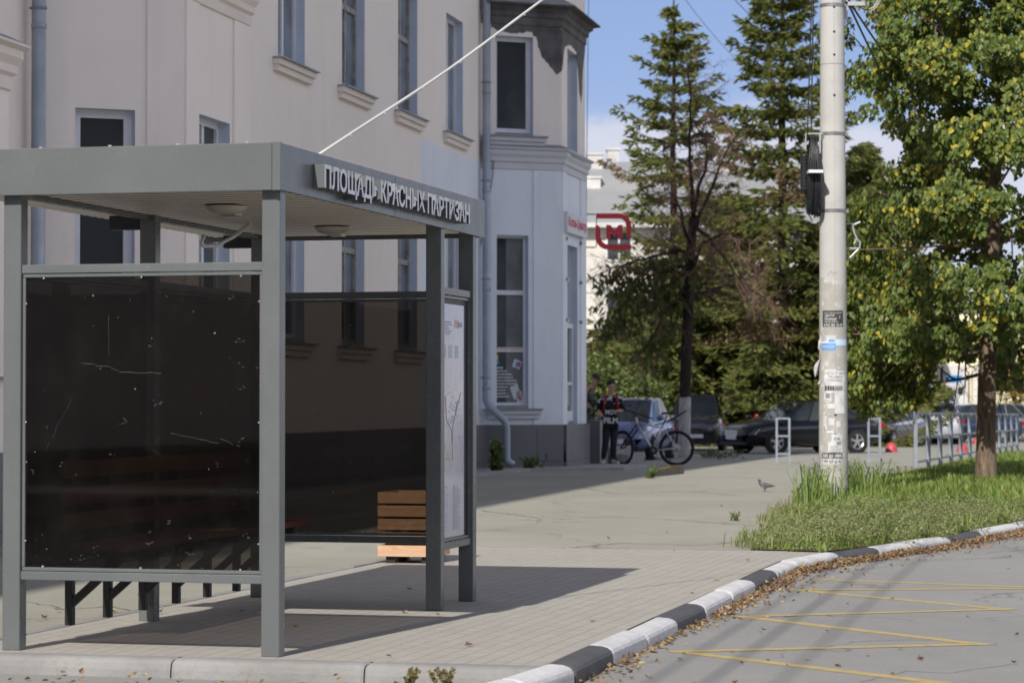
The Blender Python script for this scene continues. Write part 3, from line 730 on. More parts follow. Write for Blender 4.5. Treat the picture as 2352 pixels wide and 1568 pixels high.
# --- main facade
WS = [( (37.26-50.5)/.979+.05, 'plastic'), ((40.66-50.5)/.979, 'old'), ((44.13-50.5)/.979, 'old'), ((47.62-50.5)/.979, 'plastic')]
SL = -60.0; HT = 20.0
ops = []
for s0, st in WS:
    for za, zb in ((2.22, 4.55), (6.27, 8.40)):
        ops.append((s0-SL, s0-SL+1.36, za, zb, st))
mb = MB(); P = wall_strip(mb, (SL,0), (9.0,0), .82, HT, [o[:4] for o in ops], .2)
mb.quad((9.0,0,0),(9.0,14,0),(9.0,14,HT),(9.0,0,HT)); mb.quad((SL,14,0),(SL,0,0),(SL,0,HT),(SL,14,HT)); mb.quad((9,14,0),(SL,14,0),(SL,14,HT),(9,14,HT)); mb.quad((SL,0,HT),(9,0,HT),(9,14,HT),(SL,14,HT))
mb.build('facade_wall', [m_wall, m_rev], bld)
for a, b, za, zb, st in ops:
    trimm = m_trimb if (za < 5 and a+SL > -5.2) else m_trim
    window(P, a, b, za, zb, .2, st, mull=(.52,), trans=(zb-.85,) if st == 'old' else (), trimm=trimm, gm=m_glf)
# --- polygonal bays
def offset_poly(pts, d):
    out = []
    for i, p in enumerate(pts):
        ns = []
        for a, b in ((i-1, i), (i, i+1)):
            if a < 0 or b >= len(pts): continue
            dx, dy = pts[b][0]-pts[a][0], pts[b][1]-pts[a][1]; L = math.hypot(dx, dy); ns.append((dy/L, -dx/L))
        if len(ns) == 1: n = ns[0]; k = 1
        else:
            n = (ns[0][0]+ns[1][0], ns[0][1]+ns[1][1]); L = math.hypot(*n); n = (n[0]/L, n[1]/L); k = 1/max(.3, n[0]*ns[0][0]+n[1]*ns[0][1])
        out.append((p[0]+n[0]*d*k, p[1]+n[1]*d*k))
    return out
def mould(name, pts, prof, m, parent=None, mtop=None):
    mb = MB(); rings = [[(*q, z) for q in offset_poly(pts, d)] for d, z in prof]; n = len(pts)
    vs = [v for r_ in rings for v in r_]
    for j in range(len(prof)-1):
        fs = [(j*n+i, j*n+i+1, (j+1)*n+i+1, (j+1)*n+i) for i in range(n-1)]
        mb.add(vs, fs, 1 if (mtop and j == len(prof)-2) else 0)
    return mb.build(name, [m, mtop] if mtop else m, parent or bld, fixn=False)
SPL, SPN = .976, 1.404
def bay(s0, front, splay_ops, front_ops, ztop, ground_only=False):
    A, B = (s0, 0), (s0+SPL, -SPN); C, D = (B[0]+front, -SPN), (B[0]+front+SPL, 0)
    mb = MB()
    Ps = wall_strip(mb, A, B, .82, ztop, splay_ops, .2); Pf = wall_strip(mb, B, C, .82, ztop, front_ops, .22); wall_strip(mb, C, D, .82, ztop, [], .2)
    mb.add([(*A,ztop),(*B,ztop),(*C,ztop),(*D,ztop)], [(0,1,2,3)])
    w = mb.build('bay_wall', [m_wall, m_rev], bld)
    # flat pilasters at the corners
    return A, B, C, D, Ps, Pf
CORN = [(0,5.80),(.03,5.81),(.03,5.93),(.07,5.96),(.07,6.03),(.12,6.10),(.12,6.17),(.18,6.20),(.18,6.225),(.0,6.31)]
UCORN = [(0,8.62),(.03,8.63),(.03,8.76),(.08,8.80),(.08,8.88),(.16,8.93),(.16,8.99),(.30,9.00),(.30,9.03),(.0,9.2)]
# corner bay with the copy shop
so1 = [(.33, 1.00, 1.22, 4.52), (.30, 1.10, 6.52, 8.40)]
fo1 = [(.62, 1.72, .82, 4.40), (.62, 1.72, 6.30, 8.30)]
A, B, C, D, Ps, Pf = bay(0, 2.6, so1, fo1, 10.6)
mould('bay_cornice', [A, B, C, D], CORN, m_trimb, mtop=m_tin); mould('bay_cornice', [A, B, C, D], UCORN, m_render, mtop=m_tin)
w = window(Ps, *so1[0], .2, mull=(), trans=(3.41, 2.30), sill=True, fw=.05, trimm=m_trimb)
def on_wall(P, t, z, k): return Vector(P(t, z, k))
def wall_axes(P): ex = (Vector(P(1,0,0))-Vector(P(0,0,0))).normalized(); return ex, Vector((0,0,1))
ex, ey = wall_axes(Ps)
m_red = mat('red_sign_paint', (.58, .04, .06), (.50, .035, .055), 6, .5)
m_vin = mat('white_vinyl', (.62, .63, .66), None, rough=.5)
m_cy = mat('cyan_sticker', (.05, .35, .62), None, rough=.5); m_mag = mat('magenta_sticker', (.5, .05, .25), None, rough=.5); m_ylw = mat('yellow_sticker', (.7, .5, .05), None, rough=.5)
mb = MB(); text_into(mb, 'Копи-Центр', on_wall(Ps, .39, 2.275, .135), ex, ey, .54, .075); mb.build('shop_lettering', m_red, w)
mb = MB(); k_ = .172
lens = (.15, .24, .34, .36, .44, .46, .24, .20, .22, .28)
for i, l_ in enumerate(lens):
    z = 1.93-.062*i; x = .385
    while x < .385+l_: q = rnd.uniform(.02, .05); mb.quad(Ps(x,z,k_),Ps(min(x+q,.385+l_),z,k_),Ps(min(x+q,.385+l_),z+.032,k_),Ps(x,z+.032,k_)); x += q+.012
def card(t0, z0, w_, h_, rot, m):
    c, s = math.cos(rot), math.sin(rot); pts = [(-w_/2,-h_/2),(w_/2,-h_/2),(w_/2,h_/2),(-w_/2,h_/2)]
    mb.add([Ps(t0+x*c-y*s, z0+x*s+y*c, k_-.004*(1+m)) for x, y in pts], [(0,1,2,3)], m)
card(.83, 2.02, .17, .16, -.35, 0); card(.82, 2.02, .05, .1, -.35, 1); card(.87, 2.01, .05, .1, -.35, 2)
card(.80, 1.48, .17, .26, .35, 0); card(.88, 1.38, .12, .22, .1, 0); card(.89, 1.36, .05, .09, .1, 2); card(.89, 1.42, .05, .05, .1, 3); card(.41, 2.06, .07, .09, .2, 1); card(.40, 2.15, .05, .09, .0, 3)
mb.build('window_sticker', [m_vin, m_cy, m_mag, m_ylw], w)
mb = MB(); mb.add([Ps(.60,1.27,.176),Ps(.94,1.27,.176),Ps(.94,4.47,.176),Ps(.60,4.47,.176)], [(0,1,2,3)]); mb.build('curtain', m_cur, w)
window(Ps, *so1[1], .2, mull=(), sill=True, fw=.09, trimm=m_trimb)
window(Pf, *fo1[1], .22, mull=(.5,), sill=True, fw=.07, trimm=m_trimb)
# shop door with a tall transom light
dw = window(Pf, fo1[0][0], fo1[0][1], .84, 4.40, .22, mull=(), trans=(2.92, 3.75), sill=False, fw=.06); dw.name = 'shop_door'
mb = MB()
def pbar(P, t0, t1, z0, z1, k0, k1, m=0):
    q = [P(t0,z0,k0),P(t1,z0,k0),P(t1,z0,k1),P(t0,z0,k1)]; u = [P(t0,z1,k0),P(t1,z1,k0),P(t1,z1,k1),P(t0,z1,k1)]
    mb.add(q+u, [(0,3,2,1),(4,5,6,7),(0,1,5,4),(1,2,6,5),(2,3,7,6),(3,0,4,7)], m)
pbar(Pf, .67, .76, .9, 2.85, .08, .155); pbar(Pf, 1.58, 1.67, .9, 2.85, .08, .155); pbar(Pf, .77, 1.57, .9, 1.1, .08, .155); pbar(Pf, .77, 1.57, 2.76, 2.85, .08, .155); pbar(Pf, .77, 1.57, 1.62, 1.68, .09, .15)
dl = mb.build('door_leaf', m_frm, dw); mb = MB(); pbar(Pf, .80, .83, 1.2, 1.66, .02, .05); pbar(Pf, .80, .83, 1.2, 1.23, .05, .08); pbar(Pf, .80, .83, 1.63, 1.66, .05, .08); mb.build('door_handle', m_frm, dl)
# name board over the door
mb = MB(); t0, t1, z0, z1 = .10, 2.30, 4.62, 5.02; pbar(Pf, t0, t1, z0, z1, -.10, -.02)
sg = mb.build('shop_sign', m_vin, bld)
exf, eyf = wall_axes(Pf); mb = MB(); text_into(mb, 'Копи-Центр', on_wall(Pf, t0+.1, z0+.08, -.103), exf, eyf, t1-t0-.2, z1-z0-.16, size_off=.045); mb.build('sign_lettering', m_red, sg)
mb = MB()
for t_ in (.35, 1.95):
    for z in (4.5, 3.7, 2.9): pbar(Pf, t_-.02, t_+.02, z-.03, z+.03, -.06, -.001)
mb.build('wall_hook', m_tin, bld)
# exposed render where the plaster fell off
def patch(P, outline, k):
    mb = MB(); n = len(outline); pts = [P(t, z, -k) for t, z in outline]; bk = [P(t, z, .001) for t, z in outline]
    mb.add(pts, [tuple(range(n))]); mb.add(pts+bk, [(i,(i+1)%n,n+(i+1)%n,n+i) for i in range(n)]); return mb.build('exposed_render', m_render, bld)
def jag(pts, amp=.03, seed=1):
    rr = random.Random(seed); out = []
    for (a, b) in zip(pts, pts[1:]+pts[:1]):
        n = max(1, int(math.hypot(b[0]-a[0], b[1]-a[1])/.06))
        for i in range(n):
            x, z = a[0]+(b[0]-a[0])*i/n, a[1]+(b[1]-a[1])*i/n; e = .0 if z > 8.9 else amp
            out.append((x+rr.uniform(-e, e)*.6, z+rr.uniform(-e, e)))
    return out
patch(Ps, jag([(.20,9.0),(.20,8.58),(.30,8.50),(.7,8.46),(1.02,8.52),(1.16,8.40),(1.22,8.16),(1.34,7.98),(1.50,7.80),(1.60,7.72),(1.71,7.74),(1.71,9.0)], .03, 1), .006)
patch(Pf, jag([(.0,9.0),(.0,7.76),(.10,7.9),(.30,8.26),(.55,8.36),(1.1,8.42),(1.6,8.34),(1.80,8.02),(1.95,7.55),(2.12,7.40),(2.24,7.62),(2.35,8.1),(2.5,8.4),(2.59,8.5),(2.59,9.0)], .03, 2), .006)
# bay in the middle of the view and one further left
so2 = [(.48, 1.15, 2.22, 4.52)]; fo2 = [(.52, 1.64, 2.22, 4.56)]
s2 = -22.63
A2, B2, C2, D2, Ps2, Pf2 = bay(s2, 2.35, so2, fo2, 6.05)
mould('bay_cornice', [A2, B2, C2, D2], [(d, z+.0) for d, z in CORN], m_trim, mtop=m_tin)
window(Ps2, *so2[0], .2, mull=(), fw=.09); window(Pf2, *fo2[0], .2, mull=(.5,), fw=.07)
mb = MB()
for P_, t0, t1 in ((Ps2, 1.28, 1.70), (Ps2, .005, .40), (Pf2, .005, .44), (Pf2, 1.74, 2.345), (Ps, 1.10, 1.706), (Pf, .005, .45), (Pf, 2.0, 2.595)):
    top = 5.80
    q = [P_(t0,.83,-.025),P_(t1,.83,-.025),P_(t1,.83,-.0005),P_(t0,.83,-.0005)]; u = [(x, y, top) for x, y, z in q]
    mb = MB(); mb.add(q+u, [(0,1,5,4),(1,2,6,5),(3,0,4,7),(4,5,6,7)]); mb.build('pilaster', m_wall, bld)
s3 = -31.2
A3, B3, C3, D3, Ps3, Pf3 = bay(s3, 3.6, [], [(1.5, 3.0, 1.6, 4.0)], 4.36)
mould('bay_cornice', [A3, B3, C3, D3], [(d, z-1.62) for d, z in CORN], m_trim, mtop=m_tin); window(Pf3, 1.5, 3.0, 1.6, 4.0, .22, mull=(.5,), fw=.07)
# tiled plinth
def plinth(a, b, off=.0, zt=.84, tile=.62):
    L = math.hypot(b[0]-a[0], b[1]-a[1]); d = ((b[0]-a[0])/L, (b[1]-a[1])/L); n = (d[1], -d[0]); mb = MB()
    P_ = lambda t, z, k=0: (a[0]+d[0]*t+n[0]*k, a[1]+d[1]*t+n[1]*k, z)
    mb.add([P_(0,-.3,.085),P_(L,-.3,.085),P_(L,zt-.01,.085),P_(0,zt-.01,.085),P_(L,zt-.01,0),P_(0,zt-.01,0)], [(0,1,2,3),(3,2,4,5)], 1)
    k = max(1, round(L/tile)); w_ = L/k
    for i in range(k):
        for z0_, z1_ in ((.13, zt), (-.1, .122)):
            q = [P_(i*w_+.004,z0_,.1),P_((i+1)*w_-.004,z0_,.1),P_((i+1)*w_-.004,z1_,.1),P_(i*w_+.004,z1_,.1)]; u = [P_(i*w_+.004,z0_,.086),P_((i+1)*w_-.004,z0_,.086),P_((i+1)*w_-.004,z1_,.0),P_(i*w_+.004,z1_,.0)]
            mb.add(q+u, [(0,1,2,3),(3,2,6,7),(0,3,7,4),(1,5,6,2),(0,4,5,1)], 0)
    return mb.build('plinth', [m_tile, m_joint], bld)
for a, b in ((A,B),(B,C),(C,D),(A2,B2),(B2,C2),(C2,D2),(B3,C3),(C3,D3)): plinth(a, b)
plinth((D3[0],0), (A2[0],0)); plinth((D2[0],0), (0,0)); plinth((D[0],0),(9.0,0))
# tiled side wall of the shop steps
ps = BW(0,0)
mb = MB(); st = thing('step_wall', 'low grey tiled wall beside the shop steps at the building corner', 'wall', (1.43, 55.3, 0), math.pi/2-BTH)
mb.box(0, 1.0, -.42, .25, -.3, .80); mb.build('core', m_joint, st)
mb = MB()
mb.box(-.012, -.001, -.425, .25, -.1, .86); mb.box(1.001, 1.012, -.425, .25, -.1, .86); mb.box(-.012, .49, -.437, -.426, -.1, .86); mb.box(.50, 1.012, -.437, -.426, -.1, .86); mb.box(-.02, 1.02, -.445, .25, .861, .885)
mb.build('tile_cladding', m_tile, st)
stp = thing('shop_steps', 'concrete steps up to the copy shop door', 'steps', (2.0, 57.6, 0), math.pi/2-BTH)
mb = MB()
for k in range(4): mb.box(-1.1, 1.1, .15-.3*k-.9+.9, .9, -.2, .60-.15*k)
mb.build('stair_flight', m_conc, stp)
# downpipes
def downpipe(s, y, zt, zb, kick):
    mb = MB(); pts = [(s, y, zt), (s, y, zb+1.28)]
    pts += [(s+.06*0, y-.05, zb+1.16), (s+.02, y-kick, zb+.86), (s+.02, y-kick-.03, zb+.74), (s+.02, y-kick-.03, zb+.16), (s+.02, y-kick-.06, zb+.08), (s+.02, y-kick-.17, zb+.02)]
    mb.tube(pts, .075, 14)
    z = zb+1.5
    while z < zt: mb.lathe([(.076,-.03),(.084,-.025),(.084,.025),(.076,.03)], (s, y, z), n=14); z += 1.9
    d = mb.build('downpipe', m_pipe, bld, smooth=True); mb = MB(); z = zb+1.7
    while z < zt: mb.lathe([(.088,-.012),(.088,.012)], (s, y, z), n=14); mb.box(s-.012, s+.012, y, y+.11, z-.012, z+.012); z += 1.9
    mb.build('pipe_bracket', m_tin, d); return d
downpipe(-.14, -.14, HT-1, .05, .36); downpipe(s2-.2, -.16, HT-1, .05, .36)
# slack cable on the bay, small wall cabinet
mb = MB(); pts = []
for i in range(25):
    t = i/24; pts.append(Vector(Ps(.30-.36*t+.05*math.sin(t*3), 6.5-2.3*t, -.035-.03*math.sin(t*math.pi))))
mb.tube(pts, .012, 6); mb.build('slack_cable', m_tin, bld)
# concrete apron at the foot of the wall
mb = MB()
pts = [BW(-18,0), BW(-18,-.9), BW(-.8,-.9), BW(.2,-2.9), BW(1.2,-3.15), BW(3.2,-3.1), BW(3.4,0)]
pts = [BW(-18.,-.0), BW(-18.,-1.15), BW(-.9,-1.15), BW(.3,-2.75), BW(3.6,-2.75), BW(4.3,-.0)]
n = len(pts); mb.add([(p.x,p.y,gz(p.y)+.055) for p in pts]+[(p.x,p.y,gz(p.y)-.1) for p in pts], [tuple(range(n))]+[(i,n+i,n+(i+1)%n,(i+1)%n) for i in range(n)])
m_apron = mat('apron_concrete', srgb(168,165,160), srgb(146,143,140), 1.6, .88, bump=.4, grime=.4)
tag(mb.build('concrete_apron', m_apron, fixn=True), kind='structure')
# projecting shop emblem
eY = 58.0; e0 = AT(1368, 573, eY); e1 = AT(1450, 490, eY); ew, eh = e1.x-e0.x, e1.z-e0.z
em = thing('shop_emblem', 'red square emblem sign with letter M projecting beyond the building corner', 'sign', (e0.x, eY, e0.z))
def arc(cx, cy, r, a0, a1, n=10): return [(cx+r*math.cos(a0+(a1-a0)*i/n), cy+r*math.sin(a0+(a1-a0)*i/n)) for i in range(n+1)]
def emb(name, pts): mb = MB(); mb.prism([(x*ew, 0, y*eh) for x, y in pts], (0, .10, 0)); return mb.build(name, m_red, em, fixn=True)
ti = .14
emb('upper_stroke', [(.02,1),(.02,1-ti)]+[(.66,1-ti)]+arc(.66,.66,.34-ti,math.pi/2,0)[1:]+[(1-ti,.38),(.93,.32),(1,.32)]+arc(.66,.66,.34,0,math.pi/2)+[])
emb('lower_stroke', [(1,0),(1,ti),(.36,ti)]+arc(.36,.36,.36-ti,-math.pi/2,-math.pi)[1:]+[(ti,.60),(.06,.68),(0,.66)]+arc(.36,.36,.36,math.pi,math.pi*1.5))
emb('letter', [(.30,.30),(.42,.30),(.42,.50),(.52,.36),(.56,.36),(.64,.50),(.64,.30),(.76,.30),(.76,.68),(.64,.68),(.53,.52),(.42,.68),(.30,.68)])
mb = MB(); mb.bar((0,.05,.98*eh),(-2.4,.05,.98*eh),.03,.03); mb.bar((0,.05,.05),(-2.4,.05,.05),.03,.03); mb.bar((.02,.05,.05),(.02,.05,eh*.98),.02,.02,up=(0,1,0)); mb.bar((ew*.95,.05,.05),(ew*.95,.05,eh*.4),.02,.02,up=(0,1,0)); mb.bar((.28*ew,.05,.3*eh),(.0,.05,.3*eh),.02,.02)
mb.build('mounting_arm', m_tin, em)
# ------------------------------------------------------------------ vegetation materials
def leafmat(name, cols, scale=1.2, fine=9, trans=.35, rough=.55):
    t = NT(name); v = t.coord()
    n = len(cols)
    f = t.math('ADD', t.math('MULTIPLY', t.noise(v, scale, 3, .6), .55), t.math('MULTIPLY', t.noise(v, fine, 3, .7), .45))
    c = t.ramp(f, [(.30+.40*i/(n-1), cols[i]) for i in range(n)])
    p = t.bsdf(c, rough, 0, .3)
    tr = t.n('ShaderNodeBsdfTranslucent'); t.l(t.mix(.5, c, c, 'ADD') if False else c, tr.inputs[0])
    m = t.n('ShaderNodeMixShader'); m.inputs[0].default_value = trans; t.l(p, m.inputs[1]); t.l(tr.outputs[0], m.inputs[2])
    return t.done(m.outputs[0])
def attrleaf(name, trans=.4, rough=.45, spec=.4):
    t = NT(name); a = t.n('ShaderNodeAttribute', attribute_name='tint'); c = a.outputs['Color']
    p = t.bsdf(c, rough, 0, spec); tr = t.n('ShaderNodeBsdfTranslucent'); t.l(c, tr.inputs[0])
    m = t.n('ShaderNodeMixShader'); m.inputs[0].default_value = trans; t.l(p, m.inputs[1]); t.l(tr.outputs[0], m.inputs[2])
    return t.done(m.outputs[0])
m_leaf = attrleaf('linden_leaf'); m_grass = attrleaf('grass_blade', .35, .5, .3); m_dry = attrleaf('dry_leaf', .25, .7, .2)
m_needle = attrleaf('spruce_needles', .45, .6, .2)
def bark(name, c1, c2, white=None, ztop=1.5):
    t = NT(name); v = t.coord('Object', (9, 9, 1.6))
    c = t.mix(t.ramp(t.noise(v, 2.2, 7, .7, .6), [(.35, 0), (.65, 1)]), c1, c2)
    if white:
        z = t.sep(t.coord())[2]; w = t.math('ADD', z, t.math('MULTIPLY', t.noise(t.coord(), 6, 3), .25))
        c = t.mix(t.math('LESS_THAN', w, ztop), c, t.mix(t.ramp(t.noise(v, 3, 5), [(.45, 0), (.7, 1)]), white, tuple(x*.45 for x in white)))
    return t.done(t.bsdf(c, .9, 0, .2, t.noise(v, 5, 7, .75), .9, .03))
m_barkl = bark('linden_bark', srgb(142,124,106), srgb(82,70,60)); m_barks = bark('spruce_bark', srgb(76,66,60), srgb(46,40,36))
m_barkw = bark('limewashed_bark', srgb(64,54,48), srgb(36,30,27), srgb(185,184,182), 1.62)
class Col(MB):
    """collector with one tint per face"""
    def __init__(s): super().__init__(); s.c = []
    def addc(s, vs, fs, col): s.add(vs, fs); s.c += [col]*len(fs)
    def buildc(s, name, m, parent=None):
        o = s.build(name, m, parent); a = o.data.attributes.new('tint', 'FLOAT_COLOR', 'FACE')
        a.data.foreach_set('color', [x for c in s.c for x in (*c, 1.0)]); return o
def rv(r): return Vector((r.gauss(0,1), r.gauss(0,1), r.gauss(0,1))).normalized()
def mixc(a, b, t): return tuple(a[i]+(b[i]-a[i])*t for i in range(3))
# ------------------------------------------------------------------ linden by the kerb
LP = G(2265, 1117, 0)
lin = thing('linden_tree', 'dense linden tree with yellowing heart shaped leaves growing in the grass verge', 'tree', (LP.x, LP.y, 0))
def heart(mb, p, d, n, s, col):
    """folded heart leaf: p stalk point, d direction to the tip, n face normal, s size"""
    d = d.normalized(); x = d.cross(n).normalized(); n = x.cross(d)
    f = .16
    P = lambda a, b, c=0: p+d*(a*s)+x*(b*s)+n*(c*s)
    vs = [P(0,0), P(-.12,.30,f*.7), P(.22,.50,f), P(.66,.32,f*.5), P(1.08,.0,-.05), P(.66,-.32,f*.5), P(.22,-.50,f), P(-.12,-.30,f*.7), P(.45,0,-.03)]
    mb.addc(vs, [(0,8,2,1),(8,4,3,2),(8,0,7,6),(4,8,6,5)], col)
def linden():
    r = random.Random(11); mb = MB(); leaf = Col()
    # trunk: fairly straight, leaning slightly
    tr = [Vector((0,0,-.1)), Vector((.0,0,.12)), Vector((.0,0,.6)), Vector((.02,0,1.6)), Vector((.06,.02,2.6)), Vector((.14,.0,4.2)), Vector((.2,-.05,5.8)), Vector((.28,.0,7.4)), Vector((.3,.05,9.0))]
    mb.tube(tr, [.215,.175,.152,.142,.128,.10,.075,.048,.016], 16)
    attract = []
    tips = []
    def branch(p, d, L, rad, lvl):
        n = 5; pts = [p.copy()]; dd = d.copy()
        for i in range(n):
            dd = (dd+rv(r)*.16+Vector((0,0,-.05 if lvl else -.035))).normalized(); pts.append(pts[-1]+dd*L/n)
        mb.tube(pts, [rad*(1-.8*i/n) for i in range(n+1)], 6 if lvl < 2 else 4, caps=False)
        if lvl >= 2: tips.append(pts); return
        k = 6 if lvl == 0 else 5
        for j in range(k):
            t = .25+.75*(j+r.random()*.7)/k; i = min(n-1, int(t*n)); q = pts[i].lerp(pts[i+1], t*n-i)
            side = dd.cross(rv(r)).normalized(); branch(q, (dd*.55+side*.75+Vector((0,0,-.06))).normalized(), L*r.uniform(.42,.6)*(1.15-.4*t), rad*.5, lvl+1)
        tips.append(pts[-2:])
    z = 1.75; az = 0
    while z < 8.6:
        for k in range(2):
            az += 2.4+r.uniform(-.4,.4)
            i = max(j for j in range(len(tr)) if tr[j].z <= z); t = (z-tr[i].z)/(tr[i+1].z-tr[i].z) if i+1 < len(tr) else 0
            p = tr[i].lerp(tr[i+1], t); f = (z-1.6)/7.2
            L = (2.72*(1-.55*f**2.0))*r.uniform(.82,1.12); up = .10+.65*f
            if z < 5: L = min(L, 2.25)
            if z < 2.4: up = -.05; L = 2.1
            branch(p, Vector((math.cos(az), math.sin(az), up)).normalized(), L, .032*(1-.5*f), 0)
        z += r.uniform(.26,.36)
    # a low branch hanging to the left as in the picture
    for a_, L_ in ((3.25, 2.1), (2.9, 1.9), (3.6, 1.8)):
        branch(Vector((.05,0,2.2)), Vector((math.cos(a_), math.sin(a_), -.10)).normalized(), L_, .04, 0)
    G1, G2, G3, Y1, Y2, B1 = (.082,.130,.032), (.145,.20,.046), (.23,.275,.062), (.44,.39,.058), (.57,.465,.062), (.28,.17,.06)
    for pts in tips:
        m = 56 if len(pts) > 2 else 10
        yl = r.random()
        for k in range(m):
            t = r.random()**.8; n = len(pts)-1; i = min(n-1, int(t*n)); q = pts[i].lerp(pts[i+1], t*n-i)+rv(r)*.13
            if q.z < (1.95 if -.75 < q.x < .35 else 1.0+.35*max(0, q.x+1.9) if q.x <= -.75 else 1.5): continue
            if q.x < -2.32 and q.z < 5.3: continue
            if q.x <= -.75 and q.z < 1.9 and (q.y > .9 or q.y < -.9): continue
            out = Vector((q.x, q.y, 0)); out = out.normalized() if out.length > .1 else rv(r)
            d = (Vector((0,0,-.9))+rv(r)*.55+out*.25).normalized(); nn = (out*.7+Vector((0,0,.45))+rv(r)*.6).normalized()
            c = mixc(G1, G3, r.random()) if r.random() < .6 else mixc(G1, G2, r.random())
            u_ = r.random()
            if u_ < .05+.30*yl**2.5: c = mixc(G3, Y2, r.uniform(.3, 1))
            elif u_ < .045+.03*yl: c = mixc(Y1, B1, r.random())
            heart(leaf, q, d, nn, r.uniform(.058,.092), c)
    mb.build('trunk', m_barkl, lin, smooth=True); leaf.buildc('crown', m_leaf, lin)
    return len(leaf.f)
nl = linden()
# ------------------------------------------------------------------ spruces
def spruce(seed, H, rb, z0=1.2, brown=.12, dens=1.0, gap=.0, lean=0, spray=.30):
    r = random.Random(seed); wood_ = MB(); nd = Col()
    n = 12; tr = [Vector((lean*(i/n)**1.5+r.uniform(-.04,.04), r.uniform(-.04,.04), H*i/n-.2)) for i in range(n+1)]
    wood_.tube(tr, [.2*H/14*(1-.93*i/n)+.012 for i in range(n+1)], 10)
    G1, G2, G3, BR = (.098,.132,.045), (.195,.222,.066), (.32,.32,.095), (.33,.22,.14)
    z = z0; az = r.random()*6
    while z < H-.25:
        f = (z-z0)/(H-z0)
        k = r.choice((4,5,5,6)) if f < .9 else 3
        for j in range(k):
            if r.random() < gap: continue
            az += 2*math.pi/k+r.uniform(-.35,.35)
            L = max(.22, rb*(1-f)**.8*r.uniform(.55,1.28))
            i = min(n-1, int((z+.2)/H*n)); p = tr[i].lerp(tr[i+1], (z+.2)/H*n-i)
            d = Vector((math.cos(az), math.sin(az), 0)); side = Vector((-d.y, d.x, 0))
            drop = .34-.55*f; m = max(4, int(L/.34)); pts = []
            for q in range(m+1):
                t = q/m; pts.append(p+d*(L*t)+Vector((0,0,L*(-drop*math.sin(t*2.2)*.9+.30*t**3*(1 if f > .15 else .6))))+side*r.uniform(-.03,.03)*L)
            wood_.tube(pts, [.034*(1-f*.7)*(1-.85*q/m)+.005 for q in range(m+1)], 4, caps=False)
            dead = r.random() < brown*(1.6-1.5*f)
            for q in range(max(1, int(m*.22)), m+1):
                t = q/m; w = (.30+.55*math.sin(min(1,t*1.15)*math.pi)**.7)*L*.34
                cnt = max(5, int(11*dens))
                for e in range(cnt):
                    s_ = r.choice((-1,1)); off = side*s_*w*r.random()**1.3+d*r.uniform(-.2,.2)
                    b = pts[q]+off*1.0+Vector((0,0,-abs(r.gauss(0,.09))-.10*off.length))
                    dr = (d*.55+side*s_*.6+Vector((0,0,r.uniform(-.55,.25)))+rv(r)*.35).normalized()
                    ln = spray*r.uniform(.45,.95); wd = ln*r.uniform(.10,.17)
                    x = dr.cross(rv(r)).normalized()*wd; y = dr.cross(x).normalized()*wd
                    tip = b+dr*ln; mid = b+dr*ln*.45
                    c = mixc(G1, G2, r.random()) if r.random() < .5 else mixc(G2, G3, r.random())
                    if dead or r.random() < .03: c = mixc(c, BR, r.uniform(.5,1))
                    nd.addc([b, mid+x, tip, mid-x], [(0,1,2,3)], c); nd.addc([b, mid+y, tip, mid-y], [(0,1,2,3)], c)
        z += (.40+.36*(1-f))*r.uniform(.8,1.25)*H/15
    return wood_, nd
def put_spruce(P, label, args, group='conifers beyond the square', name='spruce_tree'):
    root = thing(name, label, 'tree', tuple(P), 0, group); w_, nd = spruce(**args)
    w_.build('trunk', m_barks, root, smooth=True); nd.buildc('crown', m_needle, root); return root
def atg(px, Y): p = AT(px, 900, Y); return Vector((p.x, Y, gz(Y)))
HTOP = lambda py, Y: AT(1176, py, Y).z-gz(Y)
sp1 = put_spruce(atg(1548, 92), 'thin ragged spruce with gappy branches and a bare upper trunk', dict(seed=5, H=HTOP(-12, 92), rb=4.1, z0=1.9, brown=.14, dens=2.2, gap=.13, spray=.40))
sp2 = put_spruce(atg(1800, 90), 'tall full spruce rising out of frame just left of the concrete pole', dict(seed=8, H=HTOP(-190, 90), rb=5.0, z0=1.6, brown=.08, dens=3.4, gap=.0, spray=.42))
sp3 = put_spruce(atg(1985, 96), 'dark spruce mostly hidden behind the concrete pole and linden', dict(seed=13, H=HTOP(330, 96), rb=3.4, z0=.8, brown=.04, dens=3, spray=.44))
sp4 = put_spruce(atg(1690, 102), 'low broad spruce standing between and behind the two tall spruces', dict(seed=21, H=HTOP(430, 102), rb=4.2, z0=.4, brown=.04, dens=3, spray=.46))
sp5 = put_spruce(atg(1450, 100), 'small bushy spruce in front of the grey roofed building', dict(seed=22, H=HTOP(690, 100), rb=3.0, z0=.3, brown=.10, dens=3, spray=.42))
sp6 = put_spruce(atg(1385, 104), 'lowest spruce at the edge of the corner bay behind the people', dict(seed=23, H=HTOP(770, 104), rb=1.9, z0=.3, brown=.05, dens=2.6, spray=.42))
sp7 = put_spruce(atg(1610, 92), 'short dense spruce behind the dark bare tree', dict(seed=24, H=HTOP(600, 92), rb=2.9, z0=.4, brown=.04, dens=3, spray=.42))
sp8 = put_spruce(atg(1880, 90), 'mid height spruce behind the black saloon and left of the pole', dict(seed=25, H=HTOP(520, 90), rb=3.1, z0=.5, brown=.04, dens=3, spray=.42))
